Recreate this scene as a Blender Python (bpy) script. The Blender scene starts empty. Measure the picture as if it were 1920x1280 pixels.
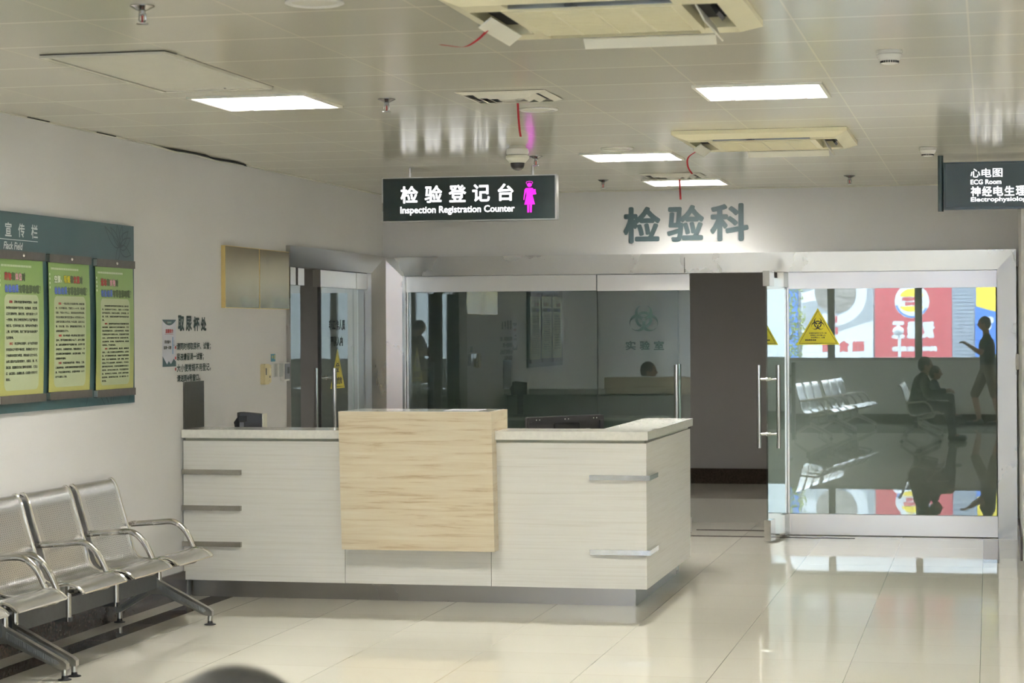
import bpy, bmesh, math, random
from math import sin, cos, pi, sqrt, atan2, radians
from mathutils import Vector, Matrix, noise

random.seed(7)
SC = bpy.context.scene
COL = SC.collection

# ------------------------------------------------------------------ camera
TH, RHO, CAM_H = math.atan(895 / 4000.0), 0.0055, 1.587
cd = bpy.data.cameras.new('camera')
cd.sensor_width, cd.lens = 36.0, 75.0
cd.shift_y = -21 / 1920.0
cd.clip_start, cd.clip_end = 0.05, 200
cd.dof.use_dof = True
cd.dof.focus_distance = 12.3
cd.dof.aperture_fstop = 6.3
cam = bpy.data.objects.new('camera', cd)
COL.objects.link(cam)
_f, _r, _u = Vector((-sin(TH), cos(TH), 0)), Vector((cos(TH), sin(TH), 0)), Vector((0, 0, 1))
_x, _y = _r * cos(RHO) - _u * sin(RHO), _u * cos(RHO) + _r * sin(RHO)
cam.matrix_world = Matrix(((_x.x, _y.x, -_f.x, 0), (_x.y, _y.y, -_f.y, 0), (_x.z, _y.z, -_f.z, CAM_H), (0, 0, 0, 1)))
SC.camera = cam

# ------------------------------------------------------------------ view, world, sun, window daylight
SC.view_settings.view_transform = 'Standard'
SC.view_settings.look = 'None'
SC.view_settings.exposure = 0.95
SC.view_settings.gamma = 1.0
SC.view_settings.use_curve_mapping = False
WORLD_STRENGTH, SUN_STRENGTH, LAMP_RADIANCE = 11.5, 0.3, 45.0
wd = bpy.data.worlds.new('sky')
SC.world = wd
wd.use_nodes = True
wd.node_tree.nodes['Background'].inputs[0].default_value = (0.78, 0.88, 1.0, 1)
wd.node_tree.nodes['Background'].inputs[1].default_value = WORLD_STRENGTH
sl = bpy.data.lights.new('sun', 'SUN')
sl.energy, sl.angle, sl.color = SUN_STRENGTH, 0.02, (1.0, 0.96, 0.88)
sun = bpy.data.objects.new('sun', sl)
COL.objects.link(sun)
sun.rotation_euler = Vector((0.25, -0.72, -0.65)).to_track_quat('-Z', 'Y').to_euler()
for k in range(8):      # daylight portals in the window openings of the front wall
    pl = bpy.data.lights.new('window_daylight', 'AREA')
    pl.shape, pl.size, pl.size_y = 'RECTANGLE', 1.3, 1.4
    pl.cycles.is_portal = True
    po = bpy.data.objects.new('window_daylight', pl)
    COL.objects.link(po)
    po.location = (-3.31 + 1.44 * k, -3.22, 1.78)
    po.rotation_euler = (pi / 2, 0, 0)
    po.rotation_euler = Vector((0, 1, 0)).to_track_quat('-Z', 'Z').to_euler()

# ------------------------------------------------------------------ constants of the place (metres)
XL, YB, HC = -4.72, 16.40, 2.67     # left wall face, back wall face, ceiling
YF, XR = -3.0, 7.0                  # front wall (windows), far right wall
YG = 16.53                          # plane of the glass screen
PIL_Y, PIL_X = 14.92, 0.215         # face and corner of the wall right of the screen

# ------------------------------------------------------------------ mesh helpers
BASE = {}

def nb():
    return bmesh.new()

def box(bm, x0, x1, y0, y1, z0, z1):
    v = [bm.verts.new((x, y, z)) for x in (x0, x1) for y in (y0, y1) for z in (z0, z1)]
    for f in ((0, 1, 3, 2), (4, 6, 7, 5), (0, 4, 5, 1), (2, 3, 7, 6), (0, 2, 6, 4), (1, 5, 7, 3)):
        bm.faces.new([v[i] for i in f])
    return v

def obox(bm, c, ax, ay, az):
    c, ax, ay, az = Vector(c), Vector(ax), Vector(ay), Vector(az)
    v = [bm.verts.new(c + ax * i + ay * j + az * k) for i in (-.5, .5) for j in (-.5, .5) for k in (-.5, .5)]
    for f in ((0, 1, 3, 2), (4, 6, 7, 5), (0, 4, 5, 1), (2, 3, 7, 6), (0, 2, 6, 4), (1, 5, 7, 3)):
        bm.faces.new([v[i] for i in f])

def prism(bm, pts, d):
    d = Vector(d)
    a = [bm.verts.new(Vector(p)) for p in pts]
    b = [bm.verts.new(Vector(p) + d) for p in pts]
    n = len(a)
    bm.faces.new(a[::-1])
    bm.faces.new(b)
    for i in range(n):
        bm.faces.new([a[i], a[(i + 1) % n], b[(i + 1) % n], b[i]])

def tube(bm, pts, r, n=10, caps=True):
    pts = [Vector(p) for p in pts]
    rs = r if isinstance(r, (list, tuple)) else [r] * len(pts)
    t0 = (pts[1] - pts[0]).normalized()
    u = t0.orthogonal().normalized()
    rings = []
    for i, p in enumerate(pts):
        if i == 0:
            t = t0
        elif i == len(pts) - 1:
            t = (pts[i] - pts[i - 1]).normalized()
        else:
            t = ((pts[i] - pts[i - 1]).normalized() + (pts[i + 1] - pts[i]).normalized()).normalized()
        u = (u - t * u.dot(t)).normalized()
        w = t.cross(u)
        rings.append([bm.verts.new(p + (u * cos(2 * pi * k / n) + w * sin(2 * pi * k / n)) * rs[i]) for k in range(n)])
    for a, b in zip(rings, rings[1:]):
        for k in range(n):
            bm.faces.new([a[k], a[(k + 1) % n], b[(k + 1) % n], b[k]])
    if caps:
        bm.faces.new(rings[0][::-1])
        bm.faces.new(rings[-1])

def rounded(pts, r, n=5):
    """polyline with its corners rounded"""
    pts = [Vector(p) for p in pts]
    out = [pts[0]]
    for a, b, c in zip(pts, pts[1:], pts[2:]):
        d1, d2 = (a - b), (c - b)
        rr = min(r, d1.length * .48, d2.length * .48)
        p, q = b + d1.normalized() * rr, b + d2.normalized() * rr
        for i in range(n + 1):
            t = i / n
            out.append(p * (1 - t) ** 2 + b * 2 * t * (1 - t) + q * t * t)
    out.append(pts[-1])
    return out

def lathe(bm, prof, c=(0, 0, 0), n=32):
    c = Vector(c)
    rings = []
    for r, z in prof:
        if r < 1e-6:
            rings.append([bm.verts.new(c + Vector((0, 0, z)))])
        else:
            rings.append([bm.verts.new(c + Vector((r * cos(2 * pi * k / n), r * sin(2 * pi * k / n), z))) for k in range(n)])
    for a, b in zip(rings, rings[1:]):
        for k in range(n):
            k2 = (k + 1) % n
            if len(a) == 1 and len(b) == 1:
                continue
            if len(a) == 1:
                bm.faces.new([a[0], b[k2], b[k]])
            elif len(b) == 1:
                bm.faces.new([a[k], a[k2], b[0]])
            else:
                bm.faces.new([a[k], a[k2], b[k2], b[k]])

def sphere(bm, c, r, n=16):
    rx, ry, rz = r if isinstance(r, (tuple, list)) else (r, r, r)
    res = bmesh.ops.create_uvsphere(bm, u_segments=n, v_segments=max(6, n // 2), radius=1)
    for v in res['verts']:
        v.co = Vector((v.co.x * rx + c[0], v.co.y * ry + c[1], v.co.z * rz + c[2]))

def grid_shape(bm, inside, u0, u1, v0, v1, n, fm, d):
    """flat emblem: every small cell whose centre lies inside the figure"""
    vs = {}
    def vert(i, j):
        if (i, j) not in vs:
            vs[(i, j)] = bm.verts.new(fm(u0 + (u1 - u0) * i / n, v0 + (v1 - v0) * j / n, d))
        return vs[(i, j)]
    for i in range(n):
        for j in range(n):
            if inside((i + .5) / n * 2 - 1, (j + .5) / n * 2 - 1):
                bm.faces.new([vert(i, j), vert(i + 1, j), vert(i + 1, j + 1), vert(i, j + 1)])

def plate(bm, pts2, fm, d0, d1):
    """2D outline in a wall's plane given thickness d0..d1 away from the wall"""
    a = [bm.verts.new(fm(u, v, d0)) for u, v in pts2]
    b = [bm.verts.new(fm(u, v, d1)) for u, v in pts2]
    n = len(a)
    bm.faces.new(a[::-1])
    bm.faces.new(b)
    for i in range(n):
        bm.faces.new([a[i], a[(i + 1) % n], b[(i + 1) % n], b[i]])

def rect(u0, u1, v0, v1):
    return [(u0, v0), (u1, v0), (u1, v1), (u0, v1)]

def rrect(u0, u1, v0, v1, r, n=6):
    o = []
    for cx, cy, a in ((u1 - r, v0 + r, -90), (u1 - r, v1 - r, 0), (u0 + r, v1 - r, 90), (u0 + r, v0 + r, 180)):
        for i in range(n + 1):
            t = radians(a + 90 * i / n)
            o.append((cx + r * cos(t), cy + r * sin(t)))
    return o

def circ(cx, cy, r, n=28, ry=None):
    ry = ry or r
    return [(cx + r * cos(2 * pi * k / n), cy + ry * sin(2 * pi * k / n)) for k in range(n)]

def strokes(bm, pts2, w, fm, d):
    """a flat ribbon along a 2D polyline"""
    P = [Vector(p) for p in pts2]
    L, R = [], []
    for i, p in enumerate(P):
        t = (P[min(i + 1, len(P) - 1)] - P[max(i - 1, 0)]).normalized()
        nrm = Vector((-t.y, t.x))
        L.append(bm.verts.new(fm(*(p + nrm * w / 2), d)))
        R.append(bm.verts.new(fm(*(p - nrm * w / 2), d)))
    for i in range(len(P) - 1):
        bm.faces.new([L[i], R[i], R[i + 1], L[i + 1]])

on_left = lambda u, v, d: Vector((XL + d, u, v))          # u runs away from the camera
def on_y(y0):
    return lambda u, v, d: Vector((u, y0 - d, v))          # faces the camera
def facing_back(y0):
    return lambda u, v, d: Vector((-u, y0 + d, v))         # faces +Y, u runs to -X

_tc = {}
def glyphs(body, spacing=1.0, line=1.0, align='LEFT'):
    key = (body, spacing, line, align)
    if key not in _tc:
        c = bpy.data.curves.new('lettering', 'FONT')
        c.body, c.space_character, c.space_line, c.align_x = body, spacing, line, align
        c.resolution_u = 3
        o = bpy.data.objects.new('lettering', c)
        COL.objects.link(o)
        bpy.context.view_layer.update()
        m = bpy.data.meshes.new_from_object(o.evaluated_get(bpy.context.evaluated_depsgraph_get()))
        _tc[key] = ([(v.co.x, v.co.y) for v in m.vertices], [tuple(p.vertices) for p in m.polygons])
        bpy.data.objects.remove(o)
        bpy.data.curves.remove(c)
        bpy.data.meshes.remove(m)
    return _tc[key]

def text(bm, body, u0, u1, v0, v1, fm, d, bold=0.0, nb_=8, **k):
    """writing fitted to a rectangle of a plane; bold is a stroke widening in metres"""
    vs, fs = glyphs(body, **k)
    xs, ys = [v[0] for v in vs], [v[1] for v in vs]
    a, b, c, e = min(xs), max(xs), min(ys), max(ys)
    sx, sy = (u1 - u0 - 2 * bold) / max(b - a, 1e-6), (v1 - v0 - 2 * bold) / max(e - c, 1e-6)
    offs = [(0, 0)] + ([(bold * cos(2 * pi * i / nb_), bold * sin(2 * pi * i / nb_)) for i in range(nb_)] if bold else [])
    for i, (du, dv) in enumerate(offs):
        new = [bm.verts.new(fm(u0 + bold + (x - a) * sx + du, v0 + bold + (y - c) * sy + dv, d + i * 2e-5)) for x, y in vs]
        for f in fs:
            try:
                bm.faces.new([new[j] for j in f])
            except ValueError:
                pass

def finish(bm, bevel):
    if bevel:
        es = [e for e in bm.edges if len(e.link_faces) == 2 and e.calc_face_angle(0) > 0.5]
        bmesh.ops.bevel(bm, geom=es, offset=bevel, segments=2, affect='EDGES', profile=0.6)

def obj(name, bm, mat, parent=None, smooth=False, bevel=0, loc=None, normals=True, **props):
    """links a bmesh drawn in world coordinates as ONE object"""
    finish(bm, bevel)
    if normals:
        bmesh.ops.recalc_face_normals(bm, faces=bm.faces)
    if parent is not None:
        base = BASE[parent]
    elif loc is not None:
        base = Vector(loc)
    else:
        cs = [v.co for v in bm.verts]
        base = Vector(((min(c.x for c in cs) + max(c.x for c in cs)) / 2, (min(c.y for c in cs) + max(c.y for c in cs)) / 2, min(c.z for c in cs)))
    for v in bm.verts:
        v.co -= base
    me = bpy.data.meshes.new(name)
    bm.to_mesh(me)
    bm.free()
    if smooth:
        for p in me.polygons:
            p.use_smooth = True
        try:
            me.set_sharp_from_angle(angle=0.7)
        except Exception:
            pass
    me.materials.append(mat)
    o = bpy.data.objects.new(name, me)
    COL.objects.link(o)
    if parent is not None:
        o.parent = parent
    else:
        o.location = base
    BASE[o] = base
    for k, v in props.items():
        o[k] = v
    return o

def tag(o, label, cat, group=None):
    o['label'], o['category'] = label, cat
    if group:
        o['group'] = group
    return o

def thing(name, label, cat, loc, group=None):
    o = bpy.data.objects.new(name, None)
    o.empty_display_size = 0.05
    COL.objects.link(o)
    o.location = loc
    BASE[o] = Vector(loc)
    return tag(o, label, cat, group)

def struct(name, bm, mat, parent=None, **k):
    o = obj(name, bm, mat, parent, loc=None if parent else (0, 0, 0), **k)
    if parent is None:
        o['kind'] = 'structure'
    return o

def dup(root, loc, label, group=None, rotz=0):
    r = root.copy()
    COL.objects.link(r)
    r.location, r['label'] = loc, label
    r.rotation_euler.z = rotz
    if group:
        r['group'] = group
    for ch in list(root.children):
        c = ch.copy()
        COL.objects.link(c)
        c.parent = r
        for g in list(ch.children):
            d = g.copy()
            COL.objects.link(d)
            d.parent = c
    return r

# ------------------------------------------------------------------ materials
M = {}

def mat(name, color, rough=0.5, metal=0.0, spec=0.5, emit=None, estr=0.0, var=0.0, vscale=8.0, stretch=(1, 1, 1), bump=0.0, bscale=40.0, rvar=0.0):
    m = bpy.data.materials.new(name)
    m.use_nodes = True
    nt = m.node_tree
    b = nt.nodes['Principled BSDF']
    b.inputs['Base Color'].default_value = (*color, 1)
    b.inputs['Roughness'].default_value = rough
    b.inputs['Metallic'].default_value = metal
    b.inputs['Specular IOR Level'].default_value = spec
    if emit:
        b.inputs['Emission Color'].default_value = (*emit, 1)
        b.inputs['Emission Strength'].default_value = estr
    if var or bump or rvar:
        tc = nt.nodes.new('ShaderNodeTexCoord')
        mp = nt.nodes.new('ShaderNodeMapping')
        mp.inputs['Scale'].default_value = stretch
        nt.links.new(tc.outputs['Object'], mp.inputs['Vector'])
        nz = nt.nodes.new('ShaderNodeTexNoise')
        nz.inputs['Scale'].default_value = vscale
        nz.inputs['Detail'].default_value = 5
        nt.links.new(mp.outputs[0], nz.inputs['Vector'])
    if var:
        rp = nt.nodes.new('ShaderNodeValToRGB')
        rp.color_ramp.elements[0].position, rp.color_ramp.elements[1].position = 0.3, 0.7
        rp.color_ramp.elements[0].color = (*[c * (1 - var) for c in color], 1)
        rp.color_ramp.elements[1].color = (*[min(1, c * (1 + var)) for c in color], 1)
        nt.links.new(nz.outputs['Fac'], rp.inputs[0])
        nt.links.new(rp.outputs[0], b.inputs['Base Color'])
    if rvar:
        mr = nt.nodes.new('ShaderNodeMapRange')
        mr.inputs['From Min'].default_value, mr.inputs['From Max'].default_value = 0.3, 0.7
        mr.inputs['To Min'].default_value, mr.inputs['To Max'].default_value = rough - rvar, rough + rvar
        nt.links.new(nz.outputs['Fac'], mr.inputs['Value'])
        nt.links.new(mr.outputs[0], b.inputs['Roughness'])
    if bump:
        n2 = nt.nodes.new('ShaderNodeTexNoise')
        n2.inputs['Scale'].default_value = bscale
        n2.inputs['Detail'].default_value = 4
        nt.links.new(mp.outputs[0], n2.inputs['Vector'])
        bp = nt.nodes.new('ShaderNodeBump')
        bp.inputs['Strength'].default_value = bump
        bp.inputs['Distance'].default_value = 0.01
        nt.links.new(n2.outputs['Fac'], bp.inputs['Height'])
        nt.links.new(bp.outputs[0], b.inputs['Normal'])
    M[name] = m
    return m

def nodes_of(name, color, rough, **k):
    m = mat(name, color, rough, **k)
    nt = m.node_tree
    return m, nt, nt.nodes['Principled BSDF']

def math_node(nt, op, a, b=None, c=None):
    n = nt.nodes.new('ShaderNodeMath')
    n.operation = op
    for i, x in enumerate((a, b, c)):
        if x is None:
            continue
        if isinstance(x, (int, float)):
            n.inputs[i].default_value = x
        else:
            nt.links.new(x, n.inputs[i])
    return n.outputs[0]

def mix_col(nt, fac, a, b):
    n = nt.nodes.new('ShaderNodeMix')
    n.data_type = 'RGBA'
    for s, x in ((n.inputs[0], fac), (n.inputs[6], a), (n.inputs[7], b)):
        if isinstance(x, tuple):
            s.default_value = (*x, 1)
        elif isinstance(x, (int, float)):
            s.default_value = x
        else:
            nt.links.new(x, s)
    return n.outputs[2]

def tile_material(name, base, rough, offx, offy, seamx, seamy, wseam, var, tilt, wav, wscale, stripes=(), spec=0.5):
    """0.6 m tiles with seams, a little tone change from tile to tile and a faintly uneven polished surface"""
    m, nt, b = nodes_of(name, base, rough, spec=spec)
    tc = nt.nodes.new('ShaderNodeTexCoord')
    sp = nt.nodes.new('ShaderNodeSeparateXYZ')
    nt.links.new(tc.outputs['Object'], sp.inputs[0])
    tx = math_node(nt, 'DIVIDE', math_node(nt, 'SUBTRACT', sp.outputs[0], offx), 0.6)
    ty = math_node(nt, 'DIVIDE', math_node(nt, 'SUBTRACT', sp.outputs[1], offy), 0.6)
    cb = nt.nodes.new('ShaderNodeCombineXYZ')
    nt.links.new(math_node(nt, 'FLOOR', tx), cb.inputs[0])
    nt.links.new(math_node(nt, 'FLOOR', ty), cb.inputs[1])
    wn = nt.nodes.new('ShaderNodeTexWhiteNoise')
    nt.links.new(cb.outputs[0], wn.inputs['Vector'])
    def seam(t, wseam):
        fr = math_node(nt, 'FRACT', t)
        e = math_node(nt, 'MINIMUM', fr, math_node(nt, 'SUBTRACT', 1.0, fr))
        return math_node(nt, 'LESS_THAN', e, wseam / 0.6)
    nz = nt.nodes.new('ShaderNodeTexNoise')
    nz.inputs['Scale'].default_value = 3.0
    nz.inputs['Detail'].default_value = 6
    nt.links.new(tc.outputs['Object'], nz.inputs['Vector'])
    v = math_node(nt, 'ADD', math_node(nt, 'MULTIPLY', math_node(nt, 'SUBTRACT', wn.outputs['Value'], 0.5), var),
                  math_node(nt, 'MULTIPLY', math_node(nt, 'SUBTRACT', nz.outputs['Fac'], 0.5), var))
    hs = nt.nodes.new('ShaderNodeHueSaturation')
    hs.inputs['Color'].default_value = (*base, 1)
    nt.links.new(math_node(nt, 'ADD', v, 1.0), hs.inputs['Value'])
    col = hs.outputs[0]
    for x0, x1, y0, y1, c in stripes:
        f = math_node(nt, 'MULTIPLY', math_node(nt, 'MULTIPLY', math_node(nt, 'GREATER_THAN', sp.outputs[0], x0), math_node(nt, 'LESS_THAN', sp.outputs[0], x1)),
                      math_node(nt, 'MULTIPLY', math_node(nt, 'GREATER_THAN', sp.outputs[1], y0), math_node(nt, 'LESS_THAN', sp.outputs[1], y1)))
        col = mix_col(nt, f, col, c)
    col = mix_col(nt, seam(tx, wseam[0]), col, seamx)
    col = mix_col(nt, seam(ty, wseam[1]), col, seamy)
    nt.links.new(col, b.inputs['Base Color'])
    n2 = nt.nodes.new('ShaderNodeTexNoise')
    n2.inputs['Scale'].default_value = wscale
    n2.inputs['Detail'].default_value = 2
    nt.links.new(tc.outputs['Object'], n2.inputs['Vector'])
    def centred(socket, s):
        a = nt.nodes.new('ShaderNodeVectorMath')
        a.operation = 'SUBTRACT'
        nt.links.new(socket, a.inputs[0])
        a.inputs[1].default_value = (.5, .5, .5)
        q = nt.nodes.new('ShaderNodeVectorMath')
        q.operation = 'MULTIPLY'
        nt.links.new(a.outputs[0], q.inputs[0])
        q.inputs[1].default_value = (s, s, 0)
        return q.outputs[0]
    ge = nt.nodes.new('ShaderNodeNewGeometry')
    acc = ge.outputs['Normal']
    for s in (centred(wn.outputs['Color'], tilt), centred(n2.outputs['Color'], wav)):
        a = nt.nodes.new('ShaderNodeVectorMath')
        a.operation = 'ADD'
        nt.links.new(acc, a.inputs[0])
        nt.links.new(s, a.inputs[1])
        acc = a.outputs[0]
    nn = nt.nodes.new('ShaderNodeVectorMath')
    nn.operation = 'NORMALIZE'
    nt.links.new(acc, nn.inputs[0])
    nt.links.new(nn.outputs[0], b.inputs['Normal'])
    return m

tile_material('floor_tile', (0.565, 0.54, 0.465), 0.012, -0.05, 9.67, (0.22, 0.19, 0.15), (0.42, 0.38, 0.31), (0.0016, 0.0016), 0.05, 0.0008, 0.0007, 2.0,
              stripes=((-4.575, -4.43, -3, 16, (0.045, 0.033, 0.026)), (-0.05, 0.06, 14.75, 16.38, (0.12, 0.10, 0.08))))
tile_material('ceiling_panel', (0.71, 0.685, 0.565), 0.13, -0.067, 9.30, (0.84, 0.79, 0.61), (0.92, 0.89, 0.72), (0.0034, 0.009), 0.04, 0.006, 0.006, 2.2, spec=0.25)

def glass_mat(name, tint, refl):
    m = bpy.data.materials.new(name)
    m.use_nodes = True
    nt = m.node_tree
    nt.nodes.remove(nt.nodes['Principled BSDF'])
    out = nt.nodes['Material Output']
    tr = nt.nodes.new('ShaderNodeBsdfTransparent')
    tr.inputs[0].default_value = (*tint, 1)
    gl = nt.nodes.new('ShaderNodeBsdfGlossy')
    gl.inputs['Roughness'].default_value = 0.0
    gl.inputs[0].default_value = (0.95, 1.0, 0.98, 1)
    fr = nt.nodes.new('ShaderNodeFresnel')
    fr.inputs[0].default_value = 1.5
    ge = nt.nodes.new('ShaderNodeNewGeometry')
    front = math_node(nt, 'SUBTRACT', 1.0, ge.outputs['Backfacing'])
    f = math_node(nt, 'MINIMUM', math_node(nt, 'MULTIPLY', math_node(nt, 'MULTIPLY', fr.outputs[0], refl), front), 0.95)
    mx = nt.nodes.new('ShaderNodeMixShader')
    nt.links.new(f, mx.inputs[0])
    nt.links.new(tr.outputs[0], mx.inputs[1])
    nt.links.new(gl.outputs[0], mx.inputs[2])
    nt.links.new(mx.outputs[0], out.inputs[0])
    M[name] = m

glass_mat('green_glass', (0.88, 0.94, 0.92), 3.2)
glass_mat('side_glass', (0.86, 0.92, 0.90), 1.7)
glass_mat('film_glass', (0.80, 0.86, 0.83), 4.3)
glass_mat('window_glass', (0.98, 0.99, 0.99), 2.0)
glass_mat('clear_plastic', (0.97, 0.97, 0.97), 1.2)

mat('wall_paint', (0.71, 0.705, 0.695), 0.6, var=0.03, vscale=1.3, bump=0.06, bscale=60)
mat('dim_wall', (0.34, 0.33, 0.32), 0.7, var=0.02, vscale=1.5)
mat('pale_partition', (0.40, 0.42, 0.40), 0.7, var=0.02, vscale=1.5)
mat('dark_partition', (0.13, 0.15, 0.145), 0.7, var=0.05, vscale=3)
mat('black_granite', (0.045, 0.032, 0.025), 0.22, spec=0.3, var=0.35, vscale=60, bump=0.02)
mat('stainless', (0.66, 0.645, 0.61), 0.28, metal=1.0, rvar=0.05, vscale=2.0, var=0.05, stretch=(1, 1, 0.6))
mat('stainless_shaded', (0.40, 0.385, 0.355), 0.30, metal=1.0, rvar=0.05, vscale=2.0, var=0.05, stretch=(1, 1, 0.6))  # darker copy of the stainless; dark reflections are put into its colour
mat('brushed_steel', (0.66, 0.645, 0.61), 0.33, metal=1.0, rvar=0.03, vscale=2.5)
mat('dark_chrome', (0.36, 0.35, 0.34), 0.2, metal=1.0, rvar=0.04, vscale=20)
mat('chrome', (0.78, 0.77, 0.74), 0.13, metal=1.0, rvar=0.03, vscale=20)
mat('satin_tube', (0.43, 0.41, 0.365), 0.24, metal=1.0, rvar=0.05, vscale=20)
mat('dark_steel', (0.075, 0.078, 0.078), 0.42, metal=0.3, var=0.1, vscale=30)
mat('leg_alloy', (0.44, 0.43, 0.39), 0.33, metal=1.0, rvar=0.05, vscale=30)
mat('leg_inset', (0.30, 0.31, 0.30), 0.55, metal=0.7, bump=0.4, bscale=90, stretch=(2, 0.2, 0.2))
mat('black_rubber', (0.018, 0.018, 0.018), 0.5, var=0.1)
mat('seam_dark', (0.06, 0.055, 0.045), 0.8, var=0.1)
mat('quartz', (0.80, 0.79, 0.72), 0.10, var=0.05, vscale=40)
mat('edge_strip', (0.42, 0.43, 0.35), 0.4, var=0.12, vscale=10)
mat('sign_green', (0.035, 0.062, 0.062), 0.22, var=0.05, vscale=4)
mat('sign_dark', (0.024, 0.040, 0.042), 0.14, var=0.05, vscale=4)
mat('sign_frame', (0.55, 0.55, 0.54), 0.3, metal=1.0, rvar=0.04)
mat('sign_back', (0.045, 0.070, 0.070), 0.35, var=0.05)
mat('lit_white', (0.9, 0.9, 0.9), 0.5, emit=(0.95, 0.96, 1.0), estr=0.64)
mat('lit_magenta', (0.6, 0.02, 0.55), 0.5, emit=(0.86, 0.02, 0.80), estr=0.52)
mat('letter_slate', (0.058, 0.098, 0.108), 0.45, var=0.05, vscale=6)
mat('letter_green', (0.009, 0.036, 0.030), 0.5, var=0.04)
mat('letter_ink', (0.03, 0.055, 0.05), 0.6, var=0.04)
mat('board_green', (0.040, 0.092, 0.098), 0.32, var=0.04, vscale=5)
mat('motif_line', (0.022, 0.050, 0.056), 0.4, var=0.04)
mat('title_white', (0.72, 0.74, 0.72), 0.5, var=0.02)
mat('grey_rail', (0.115, 0.105, 0.092), 0.45, metal=0.3, var=0.1, vscale=30)
mat('paper_pale', (0.44, 0.50, 0.31), 0.5, var=0.02)
mat('ink_dark', (0.035, 0.04, 0.03), 0.7, var=0.04)
mat('ink_red', (0.42, 0.05, 0.05), 0.6, var=0.04)
mat('ink_pink', (0.62, 0.30, 0.36), 0.6, var=0.04)
mat('ink_blue', (0.10, 0.17, 0.52), 0.6, var=0.04)
mat('ink_cyan', (0.08, 0.33, 0.62), 0.6, var=0.04)
mat('ink_yellow', (0.60, 0.52, 0.03), 0.6, var=0.04)
mat('ink_outline', (0.10, 0.14, 0.07), 0.6, var=0.04)
mat('ink_white', (0.72, 0.78, 0.62), 0.6, var=0.02)
mat('notice_paper', (0.66, 0.66, 0.73), 0.35, var=0.02)
mat('grey_panel', (0.075, 0.075, 0.065), 0.09, var=0.05)
mat('brass', (0.25, 0.21, 0.11), 0.2, metal=1.0, rvar=0.07, vscale=3, var=0.18)
mat('brass_edge', (0.78, 0.62, 0.27), 0.3, metal=1.0, rvar=0.03)
mat('cream_plastic', (0.87, 0.81, 0.55), 0.35, var=0.03, vscale=4)
mat('cream_pale', (0.82, 0.80, 0.68), 0.4, var=0.02)
mat('beige_plastic', (0.72, 0.63, 0.36), 0.4, var=0.04)
mat('white_plastic', (0.76, 0.75, 0.70), 0.35, var=0.02)
mat('off_white_metal', (0.68, 0.66, 0.56), 0.4, var=0.02)
mat('grey_plastic', (0.22, 0.23, 0.25), 0.4, var=0.03)
mat('black_plastic', (0.022, 0.022, 0.024), 0.35, var=0.05)
mat('black_gloss', (0.015, 0.015, 0.017), 0.08, var=0.05)
mat('dark_dome', (0.05, 0.045, 0.045), 0.05, var=0.05)
mat('dark_void', (0.012, 0.012, 0.012), 0.8, var=0.05)
mat('galvanised', (0.42, 0.44, 0.43), 0.35, metal=1.0, var=0.25, vscale=7, rvar=0.1)
mat('red_ribbon', (0.40, 0.012, 0.018), 0.6, var=0.08, vscale=40)
mat('sign_yellow', (0.66, 0.56, 0.012), 0.35, var=0.02)
mat('ink_olive', (0.10, 0.09, 0.01), 0.5, var=0.03)
mat('black_ink', (0.012, 0.012, 0.014), 0.5, var=0.03)
mat('blue_sticker', (0.04, 0.24, 0.42), 0.5, var=0.05)
mat('lamp_frame', (0.74, 0.73, 0.64), 0.4, var=0.02)
mat('louvre', (0.72, 0.72, 0.74), 0.3, var=0.02)
mat('fill_glow_dim', (0.9, 0.9, 0.9), 0.5, emit=(1.0, 0.965, 0.89), estr=17.0)  # weaker glow for the added lamps behind the glass
mat('lamp_glow', (0.9, 0.9, 0.9), 0.5, emit=(1.0, 0.975, 0.925), estr=LAMP_RADIANCE)
mat('asphalt', (0.22, 0.22, 0.22), 0.9, var=0.1)
mat('facade', (0.55, 0.55, 0.55), 0.8, var=0.05)
mat('poster_red', (0.52, 0.115, 0.125), 0.5, var=0.03)
mat('poster_white', (0.66, 0.68, 0.70), 0.5, var=0.03)
mat('poster_grey', (0.36, 0.38, 0.40), 0.5, var=0.08)
mat('poster_blue', (0.10, 0.22, 0.60), 0.5, var=0.05)
mat('poster_yellow', (0.80, 0.62, 0.08), 0.5, var=0.05)
mat('poster_brown', (0.30, 0.27, 0.24), 0.5, var=0.35, vscale=6, stretch=(0.5, 1, 3))
mat('shutter_grey', (0.34, 0.37, 0.42), 0.5, metal=0.2, var=0.05)
mat('leaf', (0.38, 0.44, 0.08), 0.6, var=0.3, vscale=12)
mat('bark', (0.16, 0.12, 0.08), 0.9, var=0.2)
mat('skin', (0.44, 0.25, 0.17), 0.5, var=0.04)
mat('hair', (0.062, 0.058, 0.054), 0.45, var=0.2, vscale=60, bump=0.3, bscale=90)
mat('dark_cloth', (0.035, 0.036, 0.042), 0.9, var=0.1, vscale=30, bump=0.1)
mat('grey_cloth', (0.085, 0.085, 0.09), 0.9, var=0.1, vscale=30, bump=0.1)
mat('navy_cloth', (0.03, 0.04, 0.07), 0.9, var=0.1, vscale=30, bump=0.1)
mat('khaki_cloth', (0.20, 0.17, 0.12), 0.9, var=0.1, vscale=30, bump=0.1)
mat('shoe', (0.03, 0.03, 0.03), 0.5, var=0.1)
mat('eye', (0.02, 0.015, 0.012), 0.1, var=0.05)
mat('aluminium_frame', (0.50, 0.50, 0.47), 0.45, metal=0.5, var=0.03)

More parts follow.
